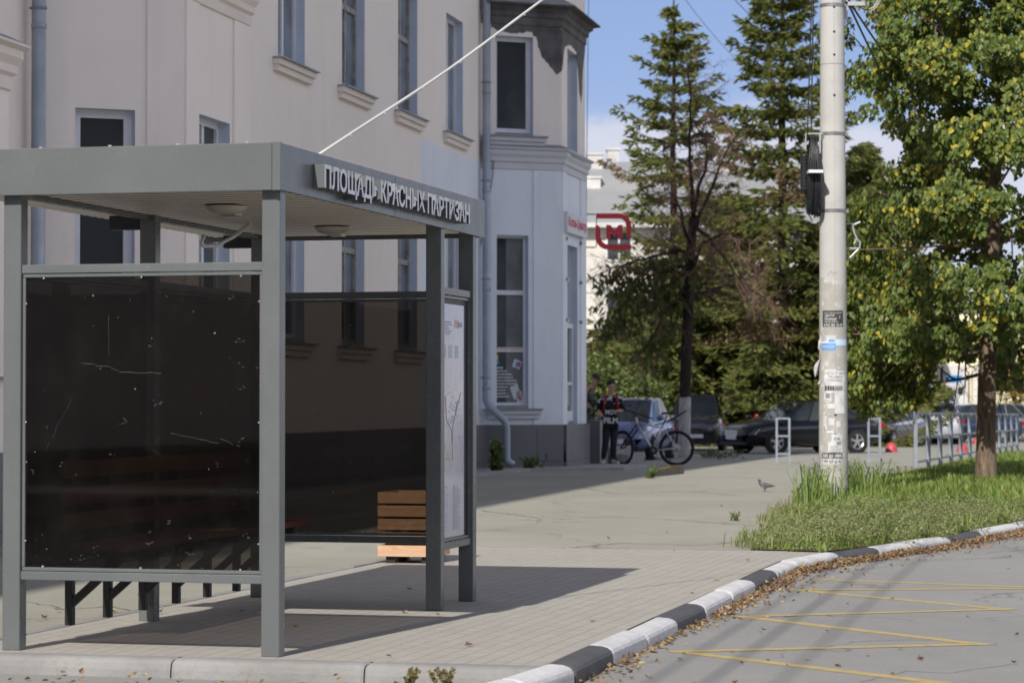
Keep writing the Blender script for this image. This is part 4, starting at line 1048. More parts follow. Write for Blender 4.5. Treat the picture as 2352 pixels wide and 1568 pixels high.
# ------------------------------------------------------------------ dark half-dead tree with limewashed foot
def dead_tree():
    Y = 66.0; root = thing('half_dead_tree', 'dark half dead tree with whitewashed trunk foot and brown bare twigs', 'tree', tuple(atg(1570, Y)))
    r = random.Random(4); mb = MB(); tw = MB(); nd = Col(); k = Y/F
    g = atg(1570, Y); Pp = lambda px, py, dy=0: AT(px, py, Y+dy)-g+Vector((0, dy*0, 0))
    def limb(pts, r0, r1, n=8): mb.tube(pts, [r0+(r1-r0)*i/(len(pts)-1) for i in range(len(pts))], n)
    tr = [Pp(1570,1062), Pp(1571,1040), Pp(1573,930), Pp(1577,800), Pp(1584,650), Pp(1588,560), Pp(1592,500)]
    limb(tr, .17, .11, 14)
    limbs = [[(1592,500),(1587,430),(1584,340),(1586,250),(1583,170)], [(1590,540),(1612,480),(1640,425),(1662,360),(1690,310)], [(1585,640),(1610,560),(1660,540),(1720,560)],
             [(1587,590),(1560,575),(1500,590),(1440,605),(1390,622)], [(1580,660),(1540,655),(1480,672),(1430,700),(1400,740)], [(1581,690),(1620,668),(1670,655),(1730,668),(1775,700)],
             [(1588,565),(1572,520),(1560,470),(1530,430)], [(1590,520),(1625,540),(1660,590),(1700,640)], [(1582,660),(1560,690),(1510,750),(1480,800)], [(1592,500),(1606,430),(1622,380),(1625,310)], [(1585,620),(1560,610),(1480,640),(1420,650)]]
    starts = []
    for L in limbs:
        dy = r.uniform(-1.8, 1.8); pts = [Pp(x, y, dy*i/(len(L)-1)) for i, (x, y) in enumerate(L)]
        for i in range(1, len(pts)): pts[i].y = pts[0].y+dy*i/(len(L)-1)
        fine = [pts[i].lerp(pts[i+1], t/3) for i in range(len(pts)-1) for t in range(3)]+[pts[-1]]
        fine = [p+rv(r)*.03 for p in fine]; limb(fine, .062, .014, 6); starts.append(fine)
    def twig(p, d, L, rad, lvl):
        pts = [p]; dd = d
        for i in range(3): dd = (dd+rv(r)*.28+Vector((0,0,-.06))).normalized(); pts.append(pts[-1]+dd*L/3)
        tw.tube(pts, [rad*(1-.7*i/3) for i in range(4)], 3, caps=False)
        if lvl < 2:
            for j in range(5): twig(pts[r.choice((1,2,2,3))], (dd+rv(r)*.85).normalized(), L*r.uniform(.4,.65), rad*.55, lvl+1)
    for fi, f in enumerate(starts):
        for i in range(2, len(f)):
            for j in range(3): twig(f[i], (rv(r)+(f[i]-f[i-1]).normalized()*.6).normalized(), r.uniform(.45,.95), .011, 0)
            if fi in (3, 4, 8, 10):               # a few live sprays on the left limbs
                for j in range(30):
                    b = f[i]+Vector((r.gauss(0,.25), r.gauss(0,.25), -abs(r.gauss(0,.32)))); dr = (Vector((r.gauss(0,.4), r.gauss(0,.4), -.6))).normalized(); ln = r.uniform(.18,.34); x = dr.cross(rv(r)).normalized()*ln*.18
                    c = mixc((.06,.08,.03), (.15,.17,.045), r.random()); nd.addc([b, b+dr*ln*.45+x, b+dr*ln, b+dr*ln*.45-x], [(0,1,2,3)], c)
    t_ = mb.build('trunk', m_barkw, root, smooth=True); tw.build('twigs', mat('brown_twigs', srgb(128,98,88), srgb(96,74,66), 3, .9), root); nd.buildc('crown', m_needle, root)
dead_tree()
# limewashed trunk further back
Y = 97.0; g = atg(1524, Y); bt = thing('limewashed_tree', 'slim tree with limewashed trunk seen above the silver car', 'tree', tuple(g))
mb = MB(); mb.tube([(0,0,-.1),(.02,0,1.6),(-.02,.05,3),(.05,0,4.6)], [.21,.17,.15,.08], 12); mb.build('trunk', bark('pale_limewashed_bark', srgb(150,120,108), srgb(110,90,80), srgb(214,212,210), 1.75), bt, smooth=True)
w_, nd = spruce(seed=31, H=5.2, rb=1.2, z0=2.6, brown=.2, dens=1.3, spray=.4); nd.buildc('crown', m_needle, bt)
# ------------------------------------------------------------------ grass verge
def inpoly(x, y, P):
    c = False; j = len(P)-1
    for i in range(len(P)):
        if (P[i][1] > y) != (P[j][1] > y) and x < (P[j][0]-P[i][0])*(y-P[i][1])/(P[j][1]-P[i][1])+P[i][0]: c = not c
        j = i
    return c
gl = [G(*p) for p in ((1722,1263),(1740,1243),(1775,1205),(1800,1180),(1850,1152),(1940,1122),(2040,1096),(2103,1080))]
gl = [(p.x, p.y) for p in gl]+[(8.4, 52.5), (11.3, 63), (30, 100), (40, 80), (16, 45)]
gr = [(p.x, p.y) for i, p in enumerate(kin) if p.y > pe.y+.05 and p.y < 50]
GP = gl+gr[::-1]+[(pe.x, pe.y+.1)]
def gh(x, y): return .03+.10*max(0, min(1, (y-24)/10))+.04*mnoise.noise(Vector((x*.7, y*.7, 0)))
poly_g = poly_obj('verge_soil', [(x, y, gz(y)+.012) for x, y in GP], mat('verge_soil', srgb(104,96,66), srgb(84,82,50), 2, .95), 'structure')
def grass():
    r = random.Random(2); mb = Col(); wd = Col(); cnt = 0; kwd = [p for p in kin]
    def kdist(x, y): return min((p.x-x)**2+(p.y-y)**2 for p in kwd)**.5
    def edist(x, y):
        m_ = 9
        for (x0, y0), (x1, y1) in zip(gl[:9], gl[1:10]):
            dx, dy = x1-x0, y1-y0; t = max(0, min(1, ((x-x0)*dx+(y-y0)*dy)/(dx*dx+dy*dy))); m_ = min(m_, math.hypot(x-x0-dx*t, y-y0-dy*t))
        return min(m_, abs((x-pe.x)*UU.x+(y-pe.y)*UU.y-.0))
    A, B_, C_ = (.115,.178,.036), (.225,.305,.066), (.36,.37,.15)
    tries = 0
    while tries < 74000:
        tries += 1
        y = 22.6+(r.random()**1.6)*44; x = r.uniform(1.6, .205*y+.6)
        if not inpoly(x, y, GP): continue
        ed = edist(x, y); z = gz(y)+(gh(x, y)-.06)*min(1, ed*1.2); nn = mnoise.noise(Vector((x*.9, y*.9, 3)))
        dk = kdist(x, y) if y < 32 else 9
        weedy = (y < 29.5 and dk < 2.9+.8*nn) 
        if weedy and r.random() < .62: continue
        h = r.uniform(.08,.21)*(1+.5*nn)*(1 if y < 34 else .8)*min(1, .3+ed*.8); 
        if r.random() > .35+ed*1.6: continue
        
        if (x-4.07)**2+(y-33.1)**2 < .9 or (abs(x-3.1) < .9 and 29 < y < 34): h *= 1.35 if r.random() < .4 else 1.0
        a = r.random()*6.28; lean = r.uniform(.1,.6)*h; d = Vector((math.cos(a), math.sin(a), 0)); w = Vector((-d.y, d.x, 0))*r.uniform(.005,.010)*(1+y/50)
        p = Vector((x, y, z)); q = p+d*lean*.35+Vector((0,0,h*.6)); t = p+d*lean+Vector((0,0,h))
        c = mixc(A, B_, min(1, max(0, r.random()*.8+nn*.5+.1))) if r.random() < .88 else mixc(B_, C_, r.random())
        mb.addc([p-w, p+w, q+w*.8, q-w*.8, t], [(0,1,2,3),(3,2,4)], c)
    # tall seed-headed grass round the pole
    for k in range(420):
        px = r.choice((r.gauss(1885,38), r.gauss(1975,34), r.gauss(1830,26))); g = G(min(max(px,1780),2030), 1150+r.uniform(-14,22)); 
        if not inpoly(g.x, g.y, GP): continue
        h = r.uniform(.25,.62); a = r.random()*6.28; d = Vector((math.cos(a), math.sin(a), 0)); w = Vector((-d.y, d.x, 0))*.012
        pts = [g+Vector((0,0,0)), g+d*h*.08+Vector((0,0,h*.5)), g+d*h*.26+Vector((0,0,h*.9)), g+d*h*.5+Vector((0,0,h*.82))]
        c = mixc((.09,.15,.035), (.22,.29,.08), r.random())
        mb.addc([pts[0]-w, pts[0]+w, pts[1]+w, pts[1]-w, pts[2]+w*.6, pts[2]-w*.6, pts[3]], [(0,1,2,3),(3,2,4,5),(5,4,6)], c)
    for k in range(340):                         # wispy tufts over the mat and along its edges
        if r.random() < .55:
            i = r.randrange(9); t = r.random(); x = gl[i][0]+(gl[i+1][0]-gl[i][0])*t+r.uniform(-.12,.3); y = gl[i][1]+(gl[i+1][1]-gl[i][1])*t+r.uniform(-.15,.15)
        else: y = r.uniform(22.9, 32); x = r.uniform(1.9, 6.3)
        if y > 48 or (not inpoly(x, y, GP) and (kdist(x, y) < .18 or edist(x, y) > .16)): continue
        hm = r.uniform(.07,.21); yel = r.random()
        for e in range(r.randrange(6, 15)):
            a = r.random()*6.28; d = Vector((math.cos(a), math.sin(a), 0)); h = hm*r.uniform(.5,1.1); w = Vector((-d.y, d.x, 0))*.006; p = Vector((x+r.gauss(0,.05), y+r.gauss(0,.05), gz(y)+.01)); ln = r.uniform(.2,.8)*h
            q_ = p+d*ln*.35+Vector((0,0,h*.65)); t_ = p+d*ln+Vector((0,0,h*r.uniform(.8,1)))
            c = mixc((.12,.175,.045), (.34,.34,.15), min(1, r.random()*.6+yel*.4)); mb.addc([p-w, p+w, q_+w*.8, q_-w*.8, t_], [(0,1,2,3),(3,2,4)], c)
    # low knotgrass mat near the kerb: small leaves on wiry stems
    n = 0; tries = 0
    while n < 42000 and tries < 320000:
        tries += 1; y = r.uniform(22.3, 30.5); x = r.uniform(1.7, 6.3)
        if not inpoly(x, y, GP): 
            if kdist(x, y) > .22 or y < 23.6: continue
        nn = mnoise.noise(Vector((x*.9, y*.9, 3)))
        if kdist(x, y) > 2.9+.8*nn or r.random() < (y-27)/5: continue
        hh = (.20+.12*mnoise.noise(Vector((x*1.7, y*1.7, 8))))*min(1, .35+kdist(x, y)*1.6)*min(1, .25+edist(x, y)*.9); z = r.random()**.7*hh
        d = rv(r); d.z = abs(d.z)*.6; x_ = d.cross(rv(r)).normalized(); s = r.uniform(.016,.036); p = Vector((x, y, z))
        c = mixc((.165,.205,.075), (.30,.325,.145), r.random()) if r.random() < .92 else mixc((.27,.24,.12), (.22,.16,.09), r.random())
        wd.addc([p, p+d*s*.5+x_*s*.32, p+d*s, p+d*s*.5-x_*s*.32], [(0,1,2,3)], c); n += 1
    for k in range(45):
        y = r.uniform(23.0, 28); x = r.uniform(2.2, 5.4)
        if not inpoly(x, y, GP): continue
        a = r.random()*6.28; L = r.uniform(.1,.3); d = Vector((math.cos(a), math.sin(a), r.uniform(-.05,.35))); p = Vector((x, y, .12)); w = Vector((0,0,.0025))
        wd.addc([p-w, p+w, p+d*L+w, p+d*L-w], [(0,1,2,3)], (.36,.29,.18))
    tag(mb.buildc('grass', m_grass), kind='stuff'); tag(wd.buildc('weeds', m_grass), kind='stuff')
grass()
# ------------------------------------------------------------------ fallen leaves: drifts along the kerb and scattered singles
def litter():
    r = random.Random(9); mb = Col()
    cols = [(.33,.225,.135), (.27,.165,.10), (.40,.30,.19), (.20,.12,.08), (.42,.32,.12), (.35,.24,.16), (.30,.19,.13)]
    def leaf(p, s, up=.35):
        d = Vector((r.gauss(0,1), r.gauss(0,1), r.gauss(0,up))).normalized(); n = (Vector((0,0,1))+rv(r)*up).normalized(); x = d.cross(n).normalized(); n = x.cross(d)
        f = r.uniform(.05,.5); c = r.choice(cols); k_ = r.uniform(.7,1.2); c = tuple(k*k_ for k in c)
        P = lambda a, b, h=0: p+d*(a*s)+x*(b*s)+n*(h*s)
        mb.addc([P(0,0,.05), P(.35,.42,f), P(1,.0,.12), P(.35,-.42,f*.8), P(.5,0,0)], [(0,4,1),(4,2,1),(0,3,4),(4,3,2)], c)
    cum = []
    for i in range(8, len(kpoly)-1):
        a, b = kpoly[i], kpoly[i+1]; L = (b-a).length; ym = (a.y+b.y)/2
        if ym > 38: break
        dens = (35 if ym < 13.4 else 65 if ym < 17 else 180 if ym < 21 else 460)
        for k in range(int(L*dens)):
            t = r.random(); p = a.lerp(b, t); n = -(kside(i).lerp(kside(i+1), t)); o = abs(r.gauss(0,.10)) if r.random() < .90 else abs(r.gauss(0,.35))
            wid = .6+.5*mnoise.noise(Vector((p.x*1.5, p.y*1.5, 2))); o *= max(.25, wid); q = p+n*(.008+o)
            z = RZ+.006+max(0, (.012 if p.y < 19 else .045)-.20*o)*r.random(); leaf(Vector((q.x, q.y, z)), r.uniform(.020,.046), .5)
    for k in range(40):                          # on the road
        p = G(r.uniform(1350, 2352), 1568-r.random()**1.3*330, RZ)
        q = Vector((p.x, p.y))
        if min((q-s).length for s in kpoly) < 3.2 and G(*((0,0) if False else (1,1000))) and (q-min(kpoly, key=lambda s: (q-s).length)).dot(Vector((.9,-.35))) > .1: leaf(Vector((p.x, p.y, RZ+.006)), r.uniform(.025,.048), .25)
    k = 0
    while k < 50:                                # on the paving and the pavement
        p = G(r.uniform(60, 1750), r.uniform(1110, 1520)); u, v = uv_of(p)
        if u < .05 or min((Vector((p.x,p.y))-s).length for s in kpoly) < .2: continue
        if v > 0 and (Vector((p.x,p.y))-min(kpoly, key=lambda s: (Vector((p.x,p.y))-s).length)).dot(Vector((.9,-.35))) > 0: continue
        leaf(Vector((p.x, p.y, .012)), r.uniform(.028,.06), .25); k += 1
    for px, py, s in ((150,1560,.042),(190,1566,.036),(300,1570,.032),(330,1572,.03),(760,1572,.03)):
        for j in range(3): p = G(px+r.uniform(-14,14), py+8, RZ); leaf(Vector((p.x, p.y, RZ+.02+.02*j)), s, .9)
    for k in range(160): p = G(r.uniform(0, 1150), r.uniform(1562, 1640), RZ); leaf(Vector((p.x, p.y, RZ+.008)), r.uniform(.02,.045), .4)
    for k in range(60):
        p = G(r.uniform(2000, 2352), r.uniform(1060, 1190)); 
        if inpoly(p.x, p.y, GP): leaf(Vector((p.x, p.y, .16)), r.uniform(.05,.08), .4)
    tag(mb.buildc('fallen_leaves', m_dry), kind='stuff')
litter()
# ------------------------------------------------------------------ single weeds
def weed(P, label, seed, n, h, spread, kind):
    r = random.Random(seed); root = thing('weed_plant', label, 'plant', tuple(P)); st = MB(); lf = Col()
    for k in range(n):
        a = r.random()*6.28; d = Vector((math.cos(a), math.sin(a), 0)); L = h*r.uniform(.6,1.1); b = Vector((r.gauss(0,.25)*spread, r.gauss(0,.25)*spread, 0))
        pts = [b+d*(spread*.5*(t/5)**1.4)+Vector((0,0,L*t/5)) for t in range(6)]; st.tube(pts, [.0035*(1-.12*t) for t in range(6)], 4, caps=False)
        for t in range(10):
            q = pts[min(4, t//2)].lerp(pts[min(5, t//2+1)], (t%2)*.5); 
            if kind == 'seed' and t > 4:
                for e in range(7): b2 = q+rv(r)*.012; s = .011; x = rv(r)*s; y = rv(r)*s; lf.addc([b2-x, b2-y, b2+x, b2+y], [(0,1,2,3)], mixc((.20,.17,.06), (.26,.22,.12), r.random()))
            else:
                for e in range(2):
                    dr = (rv(r)+Vector((0,0,.25))).normalized(); s = h*r.uniform(.16,.3); x = dr.cross(rv(r)).normalized()*s*.26
                    lf.addc([q, q+dr*s*.45+x, q+dr*s, q+dr*s*.45-x], [(0,1,2,3)], mixc((.07,.12,.03), (.14,.19,.05), r.random()))
    st.build('stem', mat('green_stem', (.12,.16,.05), None, rough=.8), root); lf.buildc('foliage', m_grass, root)
weed(G(935, 1580, RZ), 'thin seed topped weed at the kerb foot, left of two near the lens', 1, 4, .10, .07, 'seed')
weed(G(1018, 1582, RZ), 'thin seed topped weed at the kerb foot, right of two near the lens', 2, 5, .10, .09, 'seed')
weed(G(1690, 1195), 'small green weed growing from a crack in the open pavement', 3, 10, .10, .16, 'leaf')
weed(G(1222, 1078), 'leafy weed tuft against the grey tiled plinth', 4, 16, .28, .30, 'leaf')
weed(G(1140, 1083), 'climbing weed round the foot of the downpipe', 5, 16, .55, .14, 'leaf')
weed(G(1862, 1078), 'flat green weed on the pavement just left of the pole', 6, 10, .07, .3, 'leaf')
weed(G(1345, 1062), 'weed at the foot of the tiled step wall', 7, 9, .18, .15, 'leaf')
weed(G(1492, 1098), 'weed beside the broken yellow topped kerb block', 8, 10, .2, .2, 'leaf')
weed(G(1640, 1050, -.05), 'dark low weed patch in the shade by the whitewashed tree', 9, 30, .22, .9, 'leaf')
# ------------------------------------------------------------------ concrete pole with notices
PP = Vector((AT(1914.5, 1158, 33.1).x, 33.1, 0))
pole = thing('utility_pole', 'tall tapered concrete pole plastered with torn paper notices', 'pole', tuple(PP))
def polemat():
    t = NT('pole_concrete'); v = t.coord(); z = t.sep(v)[2]
    c = t.mix(t.ramp(t.noise(v, 1.6, 6, .65), [(.35, 0), (.7, 1)]), srgb(184,183,180), srgb(164,163,160))
    dirt = t.math('MULTIPLY', t.ramp(z, [(.0, 1), (.09, 1), (.40, 1)]), t.math('LESS_THAN', t.math('ADD', z, t.noise(v, 5, 4)), 3.35))
    c = t.mix(t.math('MULTIPLY', dirt, t.ramp(t.noise(v, 7, 7, .7), [(.3, .15), (.65, .8)])), c, srgb(150,146,138))
    c = t.mix(t.math('MULTIPLY', t.ramp(t.noise(t.coord('Object', (1, 1, .7)), 11, 6, .7), [(.60, 0), (.62, .75)]), t.math('LESS_THAN', t.math('ABSOLUTE', t.math('SUBTRACT', z, 1.7)), 1.15)), c, srgb(196,195,192))
    return t.done(t.bsdf(c, .85, 0, .25, t.noise(v, 50, 5, .7), .25, .004))
m_pole = polemat()
def prad(z): return .186+(.1505-.186)*z/6.39
mb = MB(); zz = [-.3+.3*i for i in range(36)]; mb.lathe([(prad(z), z) for z in zz]+[(0, zz[-1])], n=40)
mb.build('shaft', m_pole, pole, smooth=True)
pz = lambda y: HC+(918-y)*33.1/F
def cyl(phi, z, off): r_ = prad(z)+off; return Vector((r_*math.sin(phi), -r_*math.cos(phi), z))   # phi 0 faces the viewer
mb = MB()
for y in (12, 308, 485): mb.lathe([(prad(pz(y))+.001, pz(y)-.022), (prad(pz(y))+.006, pz(y)-.02), (prad(pz(y))+.006, pz(y)+.02), (prad(pz(y))+.001, pz(y)+.022)], n=40); q = cyl(1.45, pz(y), .012); mb.box(q.x-.012, q.x+.02, q.y-.03, q.y+.03, q.z-.02, q.z+.02)
mb.build('steel_band', mat('band_steel', (.30,.30,.31), (.22,.22,.23), 8, .4, metal=.6), pole)
mb = MB()
for i in range(60): mb.add([cyl(.03-.006, .2+.14*i, .0012), cyl(.03+.012, .2+.14*i, .0012), cyl(.03+.012, .2+.14*(i+1), .0012), cyl(.03-.006, .2+.14*(i+1), .0012)], [(0,1,2,3)])
mb.add([v for k in range(40) for v in (cyl(2*math.pi*k/40, pz(147), .0012), cyl(2*math.pi*k/40, pz(149), .0012))], [(2*k, 2*k+1, (2*k+3) % 80, (2*k+2) % 80) for k in range(40)])
mb.build('mould_seam', mat('seam_grey', srgb(140,138,132), None, rough=.9), pole)
mb = MB()
for y in (18, 75, 90*1.42, 221, 885*1.06, 952, 998, 1038):
    z = pz(y); n = 12; c_ = cyl(.04, z, .002); mb.add([c_]+[cyl(.04+.016/.17*math.cos(2*math.pi*k/n)*1.05, z+.017*math.sin(2*math.pi*k/n), .002) for k in range(n)], [(0, 1+k, 1+(k+1)%n) for k in range(n)])
mb.build('drill_hole', m_black, pole)
m_ppr = mat('white_notice_paper', srgb(206,206,206), srgb(182,182,182), 9, .8); m_pblk = mat('black_notice_print', srgb(52,52,54), srgb(66,66,68), 20, .8); m_pblu = mat('blue_notice_print', srgb(70,130,205), srgb(100,160,220), 9, .8)
m_pgr = mat('faded_notice_print', srgb(140,140,142), srgb(112,112,114), 20, .8)
def px2phi(x, y): r_ = prad(pz(y)); return math.asin(max(-.985, min(.985, (x-1914.5)*33.1/F/r_)))
def sticker(pts, m, off, name=None):
    """outline given in photo pixels, wrapped on the shaft with many small facets"""
    mb_ = m if isinstance(m, MB) else MB()
    return mb_
class Wrap(MB):
    def rect(s, x0, y0, x1, y1, off, m=0, jag_=0, seed=0):
        r = random.Random(seed); n = 10; k = max(2, int(abs(y1-y0)/4)); a0, a1 = px2phi(x0, (y0+y1)/2), px2phi(x1, (y0+y1)/2); vs = []
        e = [(r.uniform(-jag_, jag_), r.uniform(-jag_, jag_)) for _ in range(k+1)]
        for j in range(k+1):
            z = pz(y0+(y1-y0)*j/k)
            for i in range(n+1): vs.append(cyl(a0+e[j][0]*.012+(a1-a0+(e[j][1]-e[j][0])*.012)*i/n, z, off))
        s.add(vs, [(j*(n+1)+i+1, j*(n+1)+i, (j+1)*(n+1)+i, (j+1)*(n+1)+i+1) for j in range(k) for i in range(n)], m); return s
    def text(s, body, x0, y0, x1, y1, off, m=0, so=.01):
        t = MB(); text_into(t, body, (0,0,0), (1,0,0), (0,1,0), 1, 1, size_off=so); a0, a1 = px2phi(x0, (y0+y1)/2), px2phi(x1, (y0+y1)/2)
        s.add([cyl(a0+(a1-a0)*v[0], pz(y1)+(pz(y0)-pz(y1))*v[1], off) for v in t.v], t.f, m); return s
def notice(name, fn, mats): w = Wrap(); fn(w); return w.build(name, mats, pole)
def n1(w):
    w.rect(1889,714,1934,751,.003,0); w.text('БЛАГОТВОРИТЕЛЬНЫЙ',1892,717,1931,721,.0045,1); w.text('ЦЕНТР',1893,723,1914,729,.0045,1,.02); w.text('ПОМОЩИ',1893,731,1919,737,.0045,1,.02)
    w.text('НЕГДЕ ЖИТЬ?',1893,738,1922,742,.0045,1); w.text('8 932 302 10 10',1892,744,1931,750,.0045,1,.02); 
    t = [cyl(px2phi(1926,729)+.03*math.cos(a*.52)*1.3, pz(729)+.024*math.sin(a*.52), .0045) for a in range(12)]; w.add(t+[cyl(px2phi(1926,729), pz(729), .0045)], [(i,(i+1)%12,12) for i in range(0,12,2)], 1)
notice('black_notice', n1, [m_pblk, m_ppr])
def n2(w):
    w.rect(1884,771,1917,790,.003,0,2,3); w.rect(1887,789,1917,804,.004,1,2,4); w.rect(1917,780,1942,794,.003,2,2,5); w.text('помощь',1888,793,1915,800,.0055,0); w.rect(1901,780,1914,785,.0045,1)
    for k in range(5): w.rect(1887,773+2.4*k,1887+9,774+2.4*k,.0045,3)
notice('torn_notice', n2, [m_ppr, m_pblu, mat('pale_blue_tape', srgb(180,205,228), None, rough=.6), m_pgr])
def n3(w):
    w.rect(1892,848,1917,858,.003,0,2,6); w.rect(1892,852,1939,878,.003,0,3,7); w.rect(1895,878,1936,902,.003,0,4,8); w.text('с 25 по 27 июля',1893,854,1938,860,.0045,1); w.text('ТК-лето',1899,862,1932,868,.0045,1,.02); w.text('г.гольца,',1897,871,1930,877,.0045,1)
    for k in range(4): w.rect(1893+5.2*k,886,1897+5.2*k,897,.0045,2)
    w.rect(1914,886,1932,897,.0045,1,2,9)
notice('summer_notice', n3, [m_ppr, m_pgr, m_pblk])
def n4(w):
    w.rect(1914,901,1937,950,.004,0,1,10); w.rect(1897,927,1915,938,.003,0,5,11); w.rect(1892,901,1906,923,.003,0,2,12); w.rect(1894,903,1904,914,.0045,1,1,1); w.text('РУСС',1894,917,1904,921,.0045,1)
notice('white_notice', n4, [m_ppr, m_pgr])
def n5(w):
    w.rect(1890,955,1897,989,.003,0,2,13); w.rect(1900,960,1913,976,.003,0,5,14); w.rect(1895,988,1912,994,.003,0,4,15); w.rect(1917,966,1927,980,.003,0,4,16); w.text('L',1891,978,1896,988,.0045,1)
notice('paper_scrap', n5, [m_ppr, m_pblk])
def n6(w):
    w.rect(1906,997,1931,1038,.003,0,2,17); w.rect(1899,1014,1908,1038,.003,0,4,18); w.text('DL',1913,1004,1928,1010,.0045,1,.02); w.rect(1918,1013,1928,1021,.0045,2,2,3)
    w.text('ЗНАНИЕ',1904,1023,1922,1027,.0045,2); w.text('ПРОЕЗДА',1905,1029,1929,1033,.0045,2); w.text('РАБОТКА',1903,1034,1927,1038,.0045,2)
    w.rect(1887,1039,1931,1052,.004,1); w.text('560 до 1000',1889,1041,1929,1051,.0055,0,.03); w.rect(1886,1052,1929,1065,.004,0,2,19); w.text('8 999 569 66 46',1887,1054,1928,1063,.0055,1,.01)
notice('job_notice', n6, [m_ppr, m_pblk, m_pgr])
# loose flapping paper on the left edge
mb = MB(); 
for pts in ([(1884,822),(1871,838),(1869,850),(1872,866),(1877,860),(1881,845),(1884,832)], [(1885,775),(1880,783),(1879,800),(1884,808),(1888,795)], [(1884,872),(1878,880),(1881,886),(1886,884)]):
    P_ = [AT(x, y, 33.02+.02*i)-PP for i, (x, y) in enumerate(pts)]; c_ = sum(P_, Vector())/len(P_)+Vector((0,-.03,0)); mb.add(P_+[c_], [(i,(i+1)%len(P_),len(P_)) for i in range(len(P_))])
mb.build('loose_paper', m_ppr, pole)
# cable reserve coil and splice closure on its bracket
m_rub = mat('black_cable_sheath', (.012,.013,.014), (.022,.022,.024), 14, .38); 
coil = thing('cable_coil', 'hanging coil of black spare cable strapped to the pole', 'cable coil', tuple(AT(1869, 405, 32.95)))
cc = Vector(coil.location); r3 = random.Random(5); mb = MB()
for k in range(34):
    ox = r3.uniform(-.080,.066); rx = .30*r3.uniform(.82,1.04); rz_ = .505*r3.uniform(.90,1.0); ph = r3.uniform(-.02,.02)
    mb.tube([Vector((ox*(1-.55*max(0, math.sin(a))) + .012*math.sin(2*a+k)+(.02 if math.sin(a) < 0 else 0)*0, rx*math.cos(a)*.55, rz_*math.sin(a)+ph)) for a in [2*math.pi*i/36 for i in range(37)]], .0085, 6, caps=False)
mb.build('cable_turns', m_rub, coil, smooth=True)
mb = MB(); z0 = AT(1869,398,32.95).z-cc.z; mb.box(-.095, .085, -.30, -.01, z0-.018, z0+.018); mb.build('white_strap', m_white, coil)
mb = MB(); hk = AT(1862,308,33).z-cc.z; mb.bar((-.10,0,hk),(.12,0,hk),.015,.015); mb.bar((-.10,0,hk),(-.10,0,hk-.22),.012,.012,up=(0,1,0)); mb.bar((.08,0,hk),(.08,0,hk-.25),.02,.02,up=(0,1,0)); mb.bar((.1,.05,hk),(.1,.2,hk),.02,.02); mb.build('hanger', mat('galvanised_bracket', (.5,.51,.52), (.4,.41,.42), 6, .45, metal=.5), coil)
mb = MB()
for a, b in (((-.085,-.02,hk-.1),(-.0,.1,hk+1.9)), ((-.03,.02,hk-.05),(.02,.12,hk+1.9))): mb.tube([Vector(a).lerp(Vector(b), t/6) for t in range(7)], .009, 6)
mb.build('riser_cable', m_rub, coil)
sc_ = AT(1848, 398, 32.9); spl = thing('splice_closure', 'black ribbed cylindrical cable closure hanging beside the coil', 'cable closure', tuple(sc_))
mb = MB(); prof = [(0,.235)]; z = .235
prof += [(.05,.235),(.056,.22)]
for k in range(9): z = .21-.047*k; prof += [(.053,z),(.053,z-.03),(.058,z-.034),(.058,z-.043)]
prof += [(.048,-.225),(.04,-.24),(0,-.24)]; mb.lathe(prof, n=20); mb.build('ribbed_body', m_rub, spl)
mb = MB(); mb.tube([(.0,0,-.24),(.01,0,-.34),(.05,.0,-.52),(.10,.02,-.60)], .008, 6); mb.box(.05,.12,-.01,.03,-.02,.02); mb.build('cable_tail', m_rub, spl)
# insulator bracket behind the pole and the little reel at the top
m_galv = bpy.data.materials['galvanised_bracket']
br = thing('pole_bracket', 'galvanised hook bracket sticking out on the lower right of the pole', 'bracket', tuple(AT(1945, 575, 33.2)))
P_ = lambda x, y: AT(x, y, 33.25)-Vector(br.location)
mb = MB(); mb.tube([P_(1944,570), P_(1960,571), P_(1974,570), P_(1976,556), P_(1966,550), P_(1962,560)], .014, 6); mb.build('arm', m_galv, br); mb = MB(); mb.tube([P_(1944,600), P_(1956,588), P_(1972,572)], .012, 6); mb.tube([P_(1958,516), P_(1962,535), P_(1970,552)], .012, 6); mb.tube([P_(1946,512), P_(1962,516), P_(1976,510)], .014, 6); mb.build('brace', m_galv, br)
b2 = thing('cable_reel_bracket', 'light bracket with ring of wire at the top of the pole', 'bracket', tuple(AT(1944, 8, 33.2)))
P_ = lambda x, y: AT(x, y, 33.2)-Vector(b2.location)
mb = MB(); mb.bar(P_(1942,9), P_(1995,9), .03, .05); mb.bar(P_(1943,-20), P_(1943,45), .04, .03, up=(0,1,0)); mb.build('arm', m_galv, b2)
mb = MB()
for k in range(4): mb.tube([P_(1992+26*math.cos(a)+k, -8+30*math.sin(a)+k) for a in [2*math.pi*i/24 for i in range(25)]], .010, 5, caps=False)
mb.build('wire_ring', m_lamp, b2)
